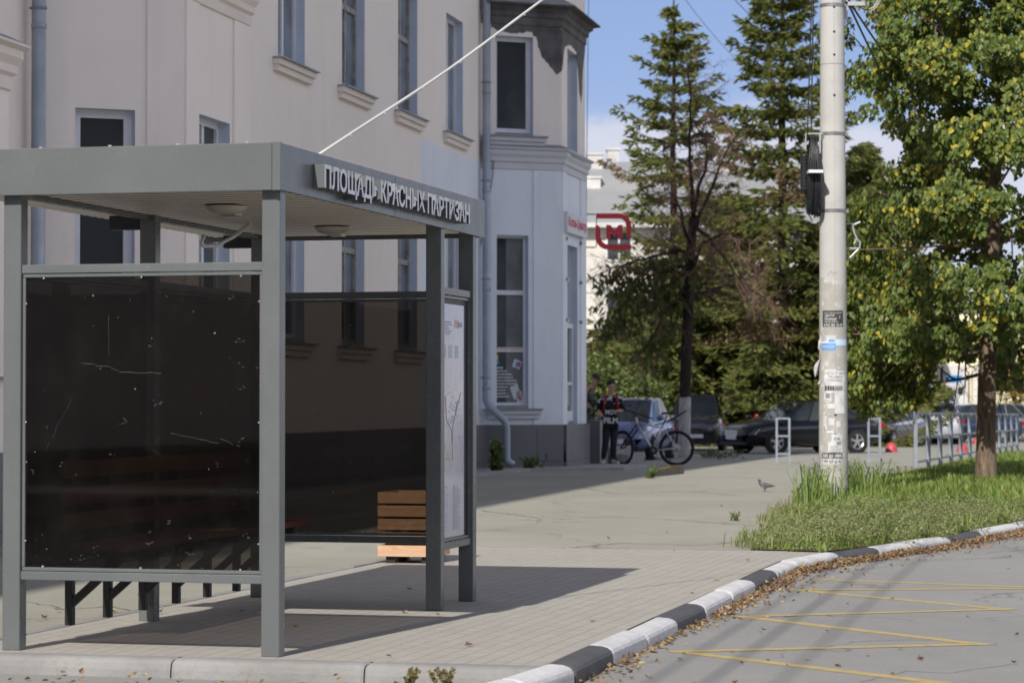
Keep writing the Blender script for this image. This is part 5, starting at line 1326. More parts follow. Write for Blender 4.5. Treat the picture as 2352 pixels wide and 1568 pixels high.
# overhead lines: pole to pole along the street, their shadows streak the road
def line(name, a, b, sag, r_, label, group='lines strung from the concrete pole'):
    a, b = Vector(a), Vector(b); mb = MB(); n = 60
    mb.tube([a.lerp(b, i/n)-Vector((0,0,4*sag*(i/n)*(1-i/n))) for i in range(n+1)], r_, 6); return tag(mb.build(name, m_rub, smooth=True), label, 'cable', group)
top = Vector((PP.x, PP.y, 0)); dS = Vector((.2255, .974, 0))
for k, (z, dx, r_, lb) in enumerate(((7.25, .0, .013, 'black street cable, lowest of the bundle overhead'), (7.75, .2, .016, 'black street cable, middle of the bundle overhead'), (8.5, .42, .013, 'black street cable, topmost of the bundle overhead'))):
    line('street_cable', top+Vector((dx, 0, z)), top+Vector((dx, 0, z+.1))-dS*36, .55, r_, lb)
for k, ((x, y), lb) in enumerate((((2012,132),'taut dark line sloping down right of the pole top, left of the pair'), ((2030,118),'taut dark line sloping down right of the pole top, right of the pair'))):
    a = AT(1948, 8-8*k, 33.2); b = AT(x+(x-1948)*2.2, y+(y-8)*2.2, 58); line('service_line', a, b, .1, .016, lb)
line('sky_wire', AT(1560,-20,90), AT(1770,205,110), .3, .012, 'thin wire crossing the sky between the two tall spruces'); line('sky_wire', AT(1352,-10,75), AT(1346,520,58), .0, .01, 'thin vertical wire beside the building corner')
line('sky_wire', AT(1670,-20,86), AT(1885,150,95), .3, .012, 'thin wire slanting through the tall full spruce')
# ------------------------------------------------------------------ railing beyond the grass
m_rail = mat('grey_painted_railing', srgb(142,150,160), srgb(120,128,138), 4, .5)
f0 = G(2103, 1078); fd = Vector((.2488, .9686, 0)); fence = thing('railing_fence', 'grey metal railing with three rails along the grass verge', 'fence', tuple(f0), 0)
def fz(t): Y = f0.y+fd.y*t; return gz(Y)-gz(f0.y)+.02
NP = 13
for k in range(NP):
    t = 2.62*k; z = fz(t); mb = MB(); mb.bar((fd.x*t, fd.y*t, z-.1), (fd.x*t, fd.y*t, z+1.06), .07, .07, up=(0,1,0))
    if k: t2 = t-.22; mb.bar((fd.x*t2, fd.y*t2, z-.1), (fd.x*t2, fd.y*t2, z+1.06), .06, .06, up=(0,1,0)); mb.bar((fd.x*t2, fd.y*t2, z+.95), (fd.x*t, fd.y*t, z+.62), .03, .05)
    mb.build('railing_post', m_rail, fence)
for h, w in ((1.05,.05),(.58,.045),(.12,.04)):
    mb = MB(); mb.bar((0,0,fz(0)+h), (fd.x*2.62*(NP-1), fd.y*2.62*(NP-1), fz(2.62*(NP-1))+h), w, w); mb.build('rail', m_rail, fence)
# ------------------------------------------------------------------ ladder shaped bicycle stands
def stand(x0, x1, yb, label):
    Y = 57.5; a = AT(x0, yb, Y); b = AT(x1, yb, Y); g = gz(Y); root = thing('barrier_frame', label, 'barrier', ((a.x+b.x)/2, Y, g), 0, 'ladder shaped steel frames on the square'); w = b.x-a.x
    for s in (-1, 1): mb = MB(); mb.bar((s*w/2, 0, -.1), (s*w/2, 0, 1.0), .045, .045, up=(0,1,0)); mb.build('upright', m_rail, root)
    for h in (.985, .60, .21): mb = MB(); mb.bar((-w/2, 0, h), (w/2, 0, h), .04, .04); mb.build('rung', m_rail, root)
stand(1784, 1813, 1054, 'narrow ladder shaped steel frame in front of the black saloon door'); stand(1995, 2021, 1056, 'narrow ladder shaped steel frame right of the pole beside a red hemisphere')
# ------------------------------------------------------------------ red hemisphere bollards
m_rb = mat('faded_red_paint', (.46,.06,.075), (.40,.055,.065), 5, .45)
for (x, yb, Y, rad, lb) in ((2047,1037,75,.175,'red hemisphere bollard alone on open asphalt right of the ladder frame'),(2089,1020,95,.15,'farthest red hemisphere, in shade under the silver estate'),(2210,1037,75,.165,'red hemisphere bollard seen through the railing'),(2243,1018,97,.15,'small red hemisphere just left of the linden trunk')):
    p = atg(x, Y); b = thing('hemisphere_bollard', lb, 'bollard', (p.x, p.y, gz(Y)), 0, 'red hemisphere bollards'); mb = MB(); mb.lathe([(rad*1.05,0),(rad*1.05,.03),(rad,.035)]+[(rad*math.cos(a*.157), .035+rad*1.45*math.sin(a*.157)) for a in range(1,11)], n=24); mb.build('dome', m_rb, b, smooth=True)
# ------------------------------------------------------------------ broken kerb pieces with yellow paint
bk = G(1480, 1097); b1 = G(1566, 1088)
kb = thing('broken_kerb', 'broken kerb stones with worn yellow paint lying on the pavement', 'kerb stone', (bk.x, bk.y, 0)); mb = MB(); d = Vector((b1.x-bk.x, b1.y-bk.y, 0))
m_kst = mat('dirty_kerb_stone', srgb(120,112,98), srgb(96,90,78), 5, .9, bump=.5); m_kyl = mat('worn_yellow_paint', srgb(196,150,70), srgb(150,120,80), 9, .8)
mb.prism([(0,0,0),(d.x*.62,d.y*.62,0),(d.x*.62,d.y*.62,.15),(d.x*.35,d.y*.35,.13),(d.x*.1,d.y*.1,.04)], (.05,.14,0)); kp1 = mb.build('stone', m_kst, kb, fixn=True); mb = MB(); mb.prism([(d.x*.63,d.y*.63,0),(d.x,d.y,0),(d.x,d.y,.16),(d.x*.63,d.y*.63,.16)], (.05,.14,0)); mb.build('stone', m_kst, kb, fixn=True)
mb = MB(); mb.prism([(d.x*.63,d.y*.63-.002,.161),(d.x,d.y-.002,.161),(d.x,d.y-.002,.168),(d.x*.63,d.y*.63-.002,.168)], (.05,.14,0)); mb.prism([(d.x*.36,d.y*.36-.004,.11),(d.x*.62,d.y*.62-.004,.13),(d.x*.62,d.y*.62-.004,.155),(d.x*.36,d.y*.36-.004,.137)], (.05,.14,0)); mb.build('paint_layer', m_kyl, kb, fixn=True)
# ------------------------------------------------------------------ buildings beyond the trees
m_bw = mat('cream_house_plaster', (.62,.59,.54), (.56,.53,.48), .3, .85); m_rf = mat('grey_seamed_roof', (.235,.24,.245), (.28,.285,.29), .5, .55); m_ch = mat('whitewashed_chimney', (.62,.62,.62), (.45,.42,.4), .9, .85)
m_yw = mat('pale_yellow_plaster', (.72,.66,.46), (.66,.61,.44), .3, .85); m_win = glass('far_window_glass', (.03,.034,.04))
hb_ = thing('roofed_house', 'cream building with grey pitched roof and whitewashed chimneys behind the spruces', 'building', (atg(1300, 135).x, 135, gz(135)))
gx = hb_.location
def lx(px, Y=135): return AT(px, 900, Y).x-gx.x
def lz(py, Y=135): return AT(1176, py, Y).z-gx.z
ze, zr = lz(512), lz(372, 141); x0, x1 = lx(1150), lx(2080)
mb = MB(); mb.box(x0, x1, 0, 12, 0, ze); mb.build('wall', m_bw, hb_)
mb = MB(); mb.add([(x0-.4,-.7,ze-.05),(x1+.4,-.7,ze-.05),(x1+.4,6,zr),(x0-.4,6,zr),(x1+.4,12.7,ze-.05),(x0-.4,12.7,ze-.05)], [(0,1,2,3),(3,2,4,5),(0,3,5),(1,4,2)])
rf = mb.build('roof', m_rf, hb_); mb = MB(); mb.box(x0-.4, x1+.4, -.75, -.62, ze-.28, ze-.03); mb.box(x0, x1, -.3, -.001, ze-.5, ze-.29); mb.build('gutter', m_ch, rf)
for (xa, xb, ya, yb, dy) in ((1350,1384,356,410,5.2),(1396,1422,345,385,6.4),(1347,1380,410,462,3.0),(1650,1682,372,420,5),(1840,1870,372,420,5)):
    mb = MB(); Y_ = 135+dy; mb.box(lx(xa,Y_), lx(xb,Y_), dy, dy+1.0, lz(yb+30,Y_), lz(ya,Y_)); mb.box(lx(xa,Y_)-.06, lx(xb,Y_)+.06, dy-.06, dy+1.06, lz(ya,Y_), lz(ya,Y_)+.12); mb.build('chimney', m_ch, rf)
def far_window(P, x, z, w, h, m=m_win, fm=m_frm):
    f = MB(); f.box(x, x+w, -.06, -.001, z, z+.08); f.box(x, x+w, -.06, -.001, z+h-.08, z+h); f.box(x, x+.08, -.058, -.001, z+.08, z+h-.08); f.box(x+w-.08, x+w, -.058, -.001, z+.08, z+h-.08); f.box(x+w*.5-.04, x+w*.5+.04, -.056, -.001, z+.08, z+h-.08)
    o = f.build('window', fm, P); g = MB(); g.quad((x+.05,-.02,z+.05),(x+w-.05,-.02,z+.05),(x+w-.05,-.02,z+h-.05),(x+.05,-.02,z+h-.05)); g.build('pane', m, o)
for row in (lz(735), lz(600)):
    for px in (1250, 1392, 1535, 1660, 1790, 1920, 2010): far_window(hb_, lx(px), row, 1.35, 1.55)
mb = MB(); mb.box(x0, x1, -.05, -.001, lz(672), lz(668)); mb.build('string_course', m_ch, hb_)
yb_ = thing('yellow_house', 'pale yellow building with grey entrance bay beyond the car park at the right', 'building', (atg(2080, 150).x, 150, gz(150))); gx2 = yb_.location
X2 = lambda px: AT(px, 900, 150).x-gx2.x; Z2 = lambda py: AT(1176, py, 150).z-gx2.z
mb = MB(); mb.box(X2(2040), X2(2480), 0, 14, 0, Z2(705)); mb.build('wall', m_yw, yb_); mb = MB(); mb.box(X2(2030), X2(2490), -.5, 14.5, Z2(705), Z2(697)); mb.build('roof', m_rf, yb_)
mb = MB(); mb.box(X2(2165), X2(2220), -.5, -.001, 0, Z2(840)); en = mb.build('entrance_bay', m_ch, yb_); far_window(yb_, X2(2156), Z2(905), 1.3, 1.6); 
m_brn = mat('brown_shutter', (.16,.12,.10), None, rough=.7)
mb = MB(); mb.box(X2(2158), X2(2185), -.56, -.501, .1, Z2(880)); mb.build('door', m_brn, yb_); mb = MB(); mb.box(X2(2196), X2(2208), -.56, -.501, Z2(905), Z2(878)); mb.build('window', m_win, yb_)
mb = MB(); mb.box(X2(2231), X2(2246), -.4, -.001, 0, Z2(840)); mb.build('pilaster', m_bw, yb_); mb = MB(); mb.box(X2(2252), X2(2262), -.06, -.001, Z2(955), Z2(925)); mb.build('vent', m_black, yb_)
for px in (2100, 2290, 2340, 2400): far_window(yb_, X2(px), Z2(790), 1.5, 1.8)
# blue and white street sign
Y = 112; g = atg(2191, Y); ss = thing('street_sign', 'blue and white sign on a thin post by the car park', 'sign', tuple(g)); gl_ = Vector(ss.location); Q = lambda x, y: AT(x, y, Y)-gl_
mb = MB(); mb.tube([(0,0,0), (0,0,Q(2191,866).z)], .05, 10); mb.build('post', m_rail, ss); a, b = Q(2174,878), Q(2208,862)
mb = MB(); mb.box(a.x, b.x, -.09, -.06, a.z, b.z); mb.build('blue_board', mat('blue_sign_paint', (.02,.22,.62), None, rough=.4), ss); a, b = Q(2171,889), Q(2212,878.5); mb = MB(); mb.box(a.x, b.x, -.09, -.06, a.z, b.z); mb.build('white_board', m_ch, ss)
# autumn bush at the far right edge, shrubs filling the back
def shrub(P, w, h, cols, seed, label, n=2600, s=.16, name='shrub', grp=None):
    r = random.Random(seed); root = thing(name, label, 'shrub', tuple(P), 0, grp); lf = Col(); st = MB()
    for k in range(9): a = r.random()*6.28; st.tube([(0,0,0),(math.cos(a)*w*.2,math.sin(a)*w*.2,h*.4),(math.cos(a)*w*.34,math.sin(a)*w*.34,h*.8)], [.04,.025,.01], 5)
    for k in range(n):
        d = rv(r); rr = r.random()**.45; bump = 1+.28*mnoise.noise(d*2.2+Vector((seed,0,0))); p = Vector((d.x*w*.5*rr*bump, d.y*w*.5*rr*bump, h*.5+d.z*h*.5*rr*bump)); 
        dr = (rv(r)+Vector((0,0,-.2))).normalized(); x = dr.cross(rv(r)).normalized()*s*.20; ss_ = s*r.uniform(.6,1.3); c = mixc(*r.sample(cols, 2), r.random())
        lf.addc([p, p+dr*ss_*.5+x, p+dr*ss_, p+dr*ss_*.5-x], [(0,1,2,3)], c)
    st.build('stem', m_barks, root); lf.buildc('foliage', m_leaf, root)
shrub(atg(2335, 108)+Vector((0,0,1.1)), 2.0, 3.4, [(.42,.30,.04),(.30,.24,.05),(.16,.16,.04),(.40,.22,.04)], 3, 'yellow autumn bush at the right edge by the pale yellow building', 2200, .18)
greens = [(.07,.105,.035),(.135,.18,.05),(.21,.24,.07),(.10,.14,.042)]
for (px, Y, w, h, sd, lb) in ((1372,88,2.6,3.0,5,'green shrub behind the man in the cap'),(1455,90,2.8,2.6,6,'green shrub over the silver car roof'),(1640,94,3.4,3.6,7,'green shrub behind the dark off-roader'),(1735,94,3.4,3.7,8,'green shrub above the red car'),(1840,95,3.6,3.9,9,'green shrub behind the black saloon roof'),(1950,96,3.4,3.4,10,'green shrub behind the right side of the pole'),(2045,100,2.6,2.7,11,'dark green shrub under the drooping linden branch')):
    shrub(atg(px, Y), w, h, greens, sd, lb, 5200, .24, 'shrub', 'shrubs behind the parked cars')
# ------------------------------------------------------------------ parked cars (local x = forwards, y = left, z = up)
m_tyre = mat('tyre_rubber', (.014,.014,.015), (.022,.021,.02), 12, .85); m_rim = mat('alloy_rim', (.50,.51,.53), None, rough=.3, metal=.7); m_cgl = glass('car_glass', (.012,.016,.018), .03)
m_plate = mat('number_plate', (.66,.66,.66), None, rough=.5); m_lens = mat('headlamp_lens', (.62,.64,.68), (.4,.42,.46), 20, .12, spec=.8); m_tail = mat('tail_lamp_red', (.32,.012,.02), None, rough=.2); m_chr = mat('chrome_trim', (.65,.66,.68), None, rough=.18, metal=1); m_trimk = mat('black_car_trim', (.015,.015,.016), None, rough=.6)
def paint(name, c, metal=.25): return mat(name, c, tuple(x*.9 for x in c), 3, .28, metal=metal, coat=1)
def car(label, loc, rz, m, L, W, H, wb, prof, cab, wr=.31, group='cars parked on the square', roofm=None, hatch=True, spokes=5, extra=None):
    """prof: [(x, z_top, halfwidth factor)] along the car from rear to front; cab: (rear base x, rear roof x, front roof x, windscreen base x)"""
    root = thing('parked_car', label, 'car', loc, rz, group); hw = W/2
    mb = MB(); rings = []
    for x, zt, f in prof:
        w = hw*f; zb = .20 if abs(x) < L*.42 else .27
        rings.append([(x,y,z) for y, z in ((0,zb),(w*.80,zb),(w*.94,zb+.07),(w,zb+.24),(w*1.0,zt-.24),(w*.965,zt-.08),(w*.86,zt-.012),(w*.45,zt+.02),(0,zt+.028))])
    n = 9; vs = []
    for r_ in rings: vs += r_+[(x,-y,z) for x,y,z in r_[1:-1]][::-1]
    n = 16; fs = [(i*n+k, i*n+(k+1)%n, (i+1)*n+(k+1)%n, (i+1)*n+k) for i in range(len(prof)-1) for k in range(n)]
    fs += [tuple(range(n)), tuple(range((len(prof)-1)*n, len(prof)*n))[::-1]]
    mb.add(vs, fs); body = mb.build('body', m, root, smooth=True, fixn=True)
    def ztop(x):
        for (xa,za,_),(xb,zb_,_) in zip(prof[:-1], prof[1:]):
            if xa <= x <= xb: return za+(zb_-za)*(x-xa)/(xb-xa)
        return prof[-1][1]
    rb, rr, fr, fb = cab; zr_, zf_ = ztop(rb)-.03, ztop(fb)-.03; tw = hw*.70; bw_ = hw*.90
    low = [(rb,bw_*.93,zr_),(rr,bw_,ztop(rr)-.03),(fr,bw_,ztop(fr)-.03),(fb,bw_*.90,zf_)]; top = [(rr,tw*.92,H-.05),(rr+.35*(fr-rr),tw,H-.005),(rr+.7*(fr-rr),tw,H-.005),(fr,tw*.94,H-.05)]
    mb = MB(); vs = [*low,*top]+[(x,-y,z) for x,y,z in low+top]+[((rr+fr)/2,0,H+.015),(rr,0,H-.03),(fr,0,H-.03)]
    f = [(0,1,5,4),(1,2,6,5),(2,3,7,6),(8,12,13,9),(9,13,14,10),(10,14,15,11),(3,11,15,7),(8,0,4,12),(4,5,16,17),(5,6,16),(6,7,18,16),(12,17,16,13),(13,16,14),(14,16,18,15),(4,17,12),(7,15,18)]
    mb.add(vs, f); cabo = mb.build('cabin', roofm or m, root, fixn=True)
    V = lambda t: Vector(t)
    def pane(name, q, off, sh_=.07, par=cabo):
        q = [V(p) for p in q]; c = sum(q, Vector())/4; nn = (q[1]-q[0]).cross(q[3]-q[0]).normalized()
        if nn.dot(c-Vector((0,0,.7))) < 0: nn = -nn
        mb = MB(); q = [p.lerp(c, sh_)+nn*off for p in q]; mb.add(q, [(0,1,2,3)]); return mb.build(name, m_cgl, par)
    pane('windscreen', (low[3],(low[3][0],-low[3][1],low[3][2]),(top[3][0],-top[3][1],top[3][2]),top[3]), .008, .06); pane('rear_window', (low[0],(low[0][0],-low[0][1],low[0][2]),(top[0][0],-top[0][1],top[0][2]),top[0]), .008, .10)
    for s in (-1, 1):
        S_ = lambda p: (p[0], s*p[1], p[2]); lerp = lambda a, b, t: tuple(a[i]+(b[i]-a[i])*t for i in range(3))
        mid_l = lerp(low[1], low[2], .48); mid_t = lerp(top[1], top[2], .5)
        pane('side_window', [S_(p) for p in (mid_l, low[2], top[2], mid_t)], .008, .08); pane('side_window', [S_(p) for p in (low[1], mid_l, mid_t, top[1])], .008, .08)
        pane('quarter_window', [S_(p) for p in (lerp(low[2],low[3],.03), lerp(low[2],low[3],.72), lerp(top[2],top[3],.85), top[2])], .006, .12); pane('quarter_window', [S_(p) for p in (lerp(low[0],low[1],.35), low[1], top[1], lerp(top[0],top[1],.2))], .006, .14)
        mb = MB(); mx_ = fb-.12; mb.sphere((mx_-.05, s*(hw+.07), ztop(fb)+.10), .06, .10, .075, n=10); mb.build('wing_mirror', m, root, smooth=True)
        mb = MB(); y = s*(hw+.004); 
        for hx in (fr-.55, rr+.35): mb.box(hx-.09, hx+.09, y-.012, y+.012, ztop(fr)-.19, ztop(fr)-.16)
        mb.build('door_handle', m, root)
    for wx in (-wb/2, wb/2):
        for s in (-1, 1):
            wx_ = wx+.02; mb = MB(); mb.lathe([(0,0),(wr*1.16,0),(wr*1.16,.004),(0,.004)], (wx_, s*(hw*.985)-.002 if s > 0 else s*(hw*.985)-.002, wr*1.02), (0,1,0), n=28); mb.build('wheel_arch', m_trimk, root)
            w_ = MB(); yb_ = s*(hw+.012); w_.lathe([(wr*.66,-.20*s),(wr*.97,-.19*s),(wr,-.15*s),(wr,-.05*s),(wr*.96,0),(wr*.68,.004*s),(wr*.66,-.02*s)], (wx_, yb_, wr), (0,1,0), n=28); wh = w_.build('wheel', m_tyre, root, fixn=True)
            rm = MB(); rm.lathe([(wr*.68,-.02*s),(wr*.66,.002*s),(wr*.60,-.015*s)], (wx_, yb_, wr), (0,1,0), n=28)
            for k in range(spokes): a = 2*math.pi*k/spokes+.3; rm.bar((wx_, yb_-.006*s, wr), (wx_+wr*.62*math.cos(a), yb_-.008*s, wr+wr*.62*math.sin(a)), .055, .02, up=(0,1,0))
            rm.lathe([(0,.004*s),(.05,.002*s),(.06,-.02*s)], (wx_, yb_, wr), (0,1,0), n=16); rm.build('rim', m_rim, wh)
    xf, xr = prof[-1][0], prof[0][0]; zf = prof[-2][1]
    fx = lambda y: xf-.10-.55*(abs(y)/hw)**3*.35
    for s in (-1, 1):
        mb = MB(); mb.add([(fx(hw*.52)+.075,s*hw*.50,zf-.20),(fx(hw*.9)-.02,s*hw*.93,zf-.18),(fx(hw*.9)-.16,s*hw*.95,zf-.04),(fx(hw*.52)+.02,s*hw*.56,zf-.09),(fx(hw*.52)-.10,s*hw*.50,zf-.20),(fx(hw*.9)-.3,s*hw*.88,zf-.18),(fx(hw*.9)-.3,s*hw*.88,zf-.04),(fx(hw*.52)-.1,s*hw*.52,zf-.09)], [(0,1,2,3),(0,4,5,1),(1,5,6,2),(2,6,7,3),(3,7,4,0)]); mb.build('headlight', m_lens, root, fixn=True)
        mb = MB(); mb.box(xr-.012, xr+.10, s*hw*.62, s*hw*.93, prof[1][1]-.26, prof[1][1]-.10); mb.build('tail_light', m_tail, root, bevel=.01)
    mb = MB()
    for k in range(3): mb.box(xf-.10, xf+.012, -hw*.36, hw*.36, zf-.21+.05*k, zf-.185+.05*k)
    mb.build('grille', m_chr, root)
    mb = MB(); mb.box(xf-.05, xf+.022, -.26, .26, .40, .51); mb.build('number_plate', m_plate, root); mb = MB(); mb.box(xr-.02, xr+.05, -.26, .26, prof[1][1]-.30, prof[1][1]-.19); mb.build('number_plate', m_plate, root)
    mb = MB(); mb.box(xf-.1, xf+.008, -hw*.72, hw*.72, .25, .34); mb.build('lower_grille', m_trimk, root)
    return root
SAL = lambda L, zh, zb: [(-L/2, zb-.24, .80), (-L/2+.10, zb-.02, .90), (-L/2+.55, zb, .98), (-.9, zb-.02, 1.0), (.0, zb-.05, 1.0), (.85, zb-.07, 1.0), (L/2-.75, zh, .985), (L/2-.32, zh-.09, .93), (L/2-.10, zh-.17, .82), (L/2, zh-.32, .66)]
def carpos(px, Y): p = atg(px, Y); return (p.x, Y, gz(Y))
def face(deg): return math.pi+R(deg)       # heading: 0 = towards -X
black = mat('black_car_paint', (.004,.005,.008), (.003,.004,.006), 3, .18, coat=.3); silver = paint('lilac_blue_paint', (.10,.13,.29), .0); dkgreen = paint('dark_brown_green_paint', (.018,.017,.014)); red_ = paint('red_car_paint', (.34,.02,.03)); white_ = paint('white_car_paint', (.58,.60,.66)); navy = paint('dark_blue_paint', (.02,.035,.075)); grey_ = paint('grey_car_paint', (.20,.21,.22), .5)
c1 = car('glossy black saloon parked nose left behind the pole with five spoke alloy wheels', carpos(1838, 73.5), face(27), black, 4.55, 1.78, 1.46, 2.66, SAL(4.55, .90, .98), (-1.95,-.75,.25,1.25), .325, spokes=5)
mb = MB(); mb.box(1.28, 1.36, .80, .86, .30, .42); mb.build('brake_caliper', mat('red_caliper', (.6,.02,.02), None, rough=.4), c1)
c2 = car('lilac blue hatchback facing the viewer behind the bicycle and people', carpos(1447, 63.2), -math.pi/2-R(14), silver, 4.1, 1.68, 1.47, 2.46, SAL(4.1, .92, .96), (-1.92,-1.35,.05,1.05), .29)
c3 = car('dark boxy off-roader facing the viewer behind the whitewashed tree', carpos(1600, 80), -math.pi/2-R(6), dkgreen, 4.0, 1.72, 1.72, 2.45, SAL(4.0, 1.08, 1.08), (-1.9,-1.6,.1,.85), .34)
c4 = car('red hatchback mostly hidden behind the black saloon windscreen', carpos(1822, 86), face(30), red_, 4.0, 1.7, 1.50, 2.4, SAL(4.0, .95, 1.0), (-1.9,-1.4,.1,1.0), .29)
c5 = car('white silver estate seen from behind under the drooping linden branch', carpos(2122, 97), math.pi/2+R(8), white_, 4.5, 1.8, 1.62, 2.6, SAL(4.5, 1.0, 1.06), (-2.15,-1.75,.3,1.15), .32)
c6 = car('dark blue saloon behind the railing left of the linden trunk', carpos(2212, 101), face(14), navy, 4.4, 1.75, 1.50, 2.55, SAL(4.4, .92, .96), (-1.85,-.9,.2,1.15), .3)
c7 = car('grey hatchback just right of the linden trunk behind the railing', carpos(2268, 106), face(0), grey_, 4.2, 1.75, 1.55, 2.5, SAL(4.2, .95, 1.0), (-1.95,-1.4,.15,1.05), .3)
c8 = car('dark saloon in the shade right of the pole behind the black saloon', carpos(2030, 90), face(60), paint('charcoal_car_paint', (.03,.033,.04)), 4.4, 1.75, 1.48, 2.55, SAL(4.4, .92, .96), (-1.85,-.9,.2,1.15), .3)
c9 = car('pale van with white roof glimpsed above the silver estate', carpos(2128, 112), math.pi/2+R(5), paint('pale_blue_white_paint', (.52,.56,.66)), 4.8, 1.9, 2.35, 2.8, SAL(4.8, 1.05, 1.25), (-2.3,-2.2,.8,1.6), .33)
# ------------------------------------------------------------------ people
def skin(name, joints, edges, m, parent, root=0, sub=2):
    me = bpy.data.meshes.new(name); me.from_pydata([j[0] for j in joints], edges, []); me.materials.append(m)
    o = bpy.data.objects.new(name, me); COL.objects.link(o); o.parent = parent
    md = o.modifiers.new('Skin', 'SKIN'); md.use_smooth_shade = True; md.branch_smoothing = .4
    for i, j in enumerate(joints):
        s = me.skin_vertices[0].data[i]; r = j[1]; s.radius = r if hasattr(r, '__len__') else (r, r); s.use_root = (i == root)
    ss = o.modifiers.new('Sub', 'SUBSURF'); ss.levels = sub; ss.render_levels = sub
    return o
m_skin = mat('skin', (.42,.24,.17), (.38,.21,.15), 9, .55); m_hair = mat('dark_hair', (.012,.010,.009), (.025,.02,.018), 30, .7); m_jean = mat('dark_navy_trousers', (.014,.017,.026), (.02,.024,.034), 14, .9); m_shoe = mat('white_sneaker', (.6,.6,.62), (.4,.4,.43), 20, .6)
def camo():
    t = NT('camouflage_cloth'); v = t.coord('Object', (1, 1, .8)); f = t.noise(v, 9, 3, .6)
    c = t.ramp(f, [(.36, (.03,.034,.025)), (.46, (.075,.09,.055)), (.54, (.17,.175,.12)), (.62, (.045,.055,.035))], 'CONSTANT'); return t.done(t.bsdf(c, .9, 0, .2))
def person(label, loc, rz, P, mats, hair='hair', extra=None):
    """P: dict of joint positions (local, facing -y); mats: top, bottom, shoe"""
    root = thing('person', label, 'person', loc, rz, None); V = lambda k: Vector(P[k])
    hd = V('head'); nk = V('neck'); up = (hd-nk).normalized(); fw = Vector(P.get('face', (0,-1,0))).normalized(); sd = up.cross(fw).normalized()
    J = []; E = []; id_ = {}
    def j(n, p, r, par=None):
        id_[n] = len(J); J.append((tuple(p), r))
        if par: E.append((id_[par], id_[n]))
    j('pelvis', V('pelvis'), .115); j('waist', V('pelvis').lerp(V('chest'), .45), .115, 'pelvis'); j('chest', V('chest'), .125, 'waist'); j('nb', V('chest').lerp(nk, .75), .075, 'chest'); j('neck', nk, .052, 'nb')
    j('jaw', nk+up*.075+fw*.022, (.066,.072), 'neck'); j('head', hd, (.080,.098), 'jaw'); j('crown', hd+up*.075-fw*.006, (.066,.080), 'head')
    j('nose', hd-up*.022+fw*.104, .012, 'head')
    for s, S_ in ((-1,'l'),(1,'r')):
        j('sh'+S_, V('sh'+S_), .058, 'chest'); j('el'+S_, V('el'+S_), .042, 'sh'+S_); j('wr'+S_, V('wr'+S_), .029, 'el'+S_)
        d = (V('wr'+S_)-V('el'+S_)).normalized(); pl_ = V('wr'+S_)+d*.075; j('palm'+S_, pl_, (.036,.020), 'wr'+S_)
        x = d.cross(Vector((0,1,0))).normalized() if abs(d.y) < .9 else Vector((1,0,0)); y = x.cross(d)
        for q in range(4):
            b = pl_+d*.030+x*(-.027+.018*q); e = b+d*(.032+.006*(1.5-abs(q-1.5)))+y*.010; j('f%d%s' % (q, S_), b, .0088, 'palm'+S_); j('g%d%s' % (q, S_), e, .0080, 'f%d%s' % (q, S_)); j('h%d%s' % (q, S_), e+d*.020+y*.020, .0070, 'g%d%s' % (q, S_))
        t = V('wr'+S_)+d*.035+x*.034; j('t'+S_, t+y*.012, .010, 'palm'+S_); j('u'+S_, t+d*.035+x*.012+y*.022, .0085, 't'+S_)
        j('hip'+S_, V('hip'+S_), .092, 'pelvis'); j('kn'+S_, V('kn'+S_), .060, 'hip'+S_); j('cf'+S_, V('kn'+S_).lerp(V('an'+S_), .3), .056, 'kn'+S_); j('an'+S_, V('an'+S_), .036, 'cf'+S_); j('toe'+S_, V('an'+S_)+Vector(P.get('toe'+S_, (0,-.16,-.045))), .036, 'an'+S_)
    skin('body', J, E, m_skin, root)
    T = [(P['pelvis'],.150),(tuple(V('pelvis').lerp(V('chest'),.45)),.150),(P['chest'],.162),(tuple(V('chest').lerp(nk,.7)),.082),(tuple(V('pelvis')-Vector((0,0,.10))),.158)]; TE = [(0,1),(1,2),(2,3),(0,4)]
    for S_ in 'lr':
        b = len(T); T += [(P['sh'+S_],.082),(P['el'+S_],.064),(tuple(V('el'+S_).lerp(V('wr'+S_), P.get('sleeve', .9))),.050)]; TE += [(2,b),(b,b+1),(b+1,b+2)]
    top = skin('top_garment', T, TE, mats[0], root)
    B = [(tuple(V('pelvis')-Vector((0,0,.03))),.140)]; BE = []
    for S_ in 'lr':
        b = len(B); B += [(P['hip'+S_],.108),(P['kn'+S_],.076),(tuple(V('kn'+S_).lerp(V('an'+S_),.35)),.072),(tuple(V('an'+S_)+Vector((0,0,.02))),.056)]; BE += [(0,b),(b,b+1),(b+1,b+2),(b+2,b+3)]
    skin('trousers', B, BE, mats[1], root)
    for S_ in 'lr':
        a = V('an'+S_); t = Vector(P.get('toe'+S_, (0,-.16,-.045))); skin('shoe', [(tuple(a+Vector((0,0,-.02))-t*.25),.046),(tuple(a+t*.5+Vector((0,0,-.012))),.046),(tuple(a+t*1.12),.038)], [(0,1),(1,2)], mats[2], root)
    for s in (-1, 1):
        mb = MB(); mb.sphere(hd+sd*.032*s+fw*.089+up*.004, .011, n=8); mb.build('eye', m_hair, root); mb = MB(); mb.sphere(hd+sd*.083*s-up*.01, .016, .022, .032, n=8); mb.build('ear', m_skin, root, smooth=True)
    mb = MB(); mb.obox(hd-up*.066+fw*.090, sd*.024, fw*.006, up*.005); mb.build('mouth', mat('lips', (.30,.12,.10), None, rough=.6), root)
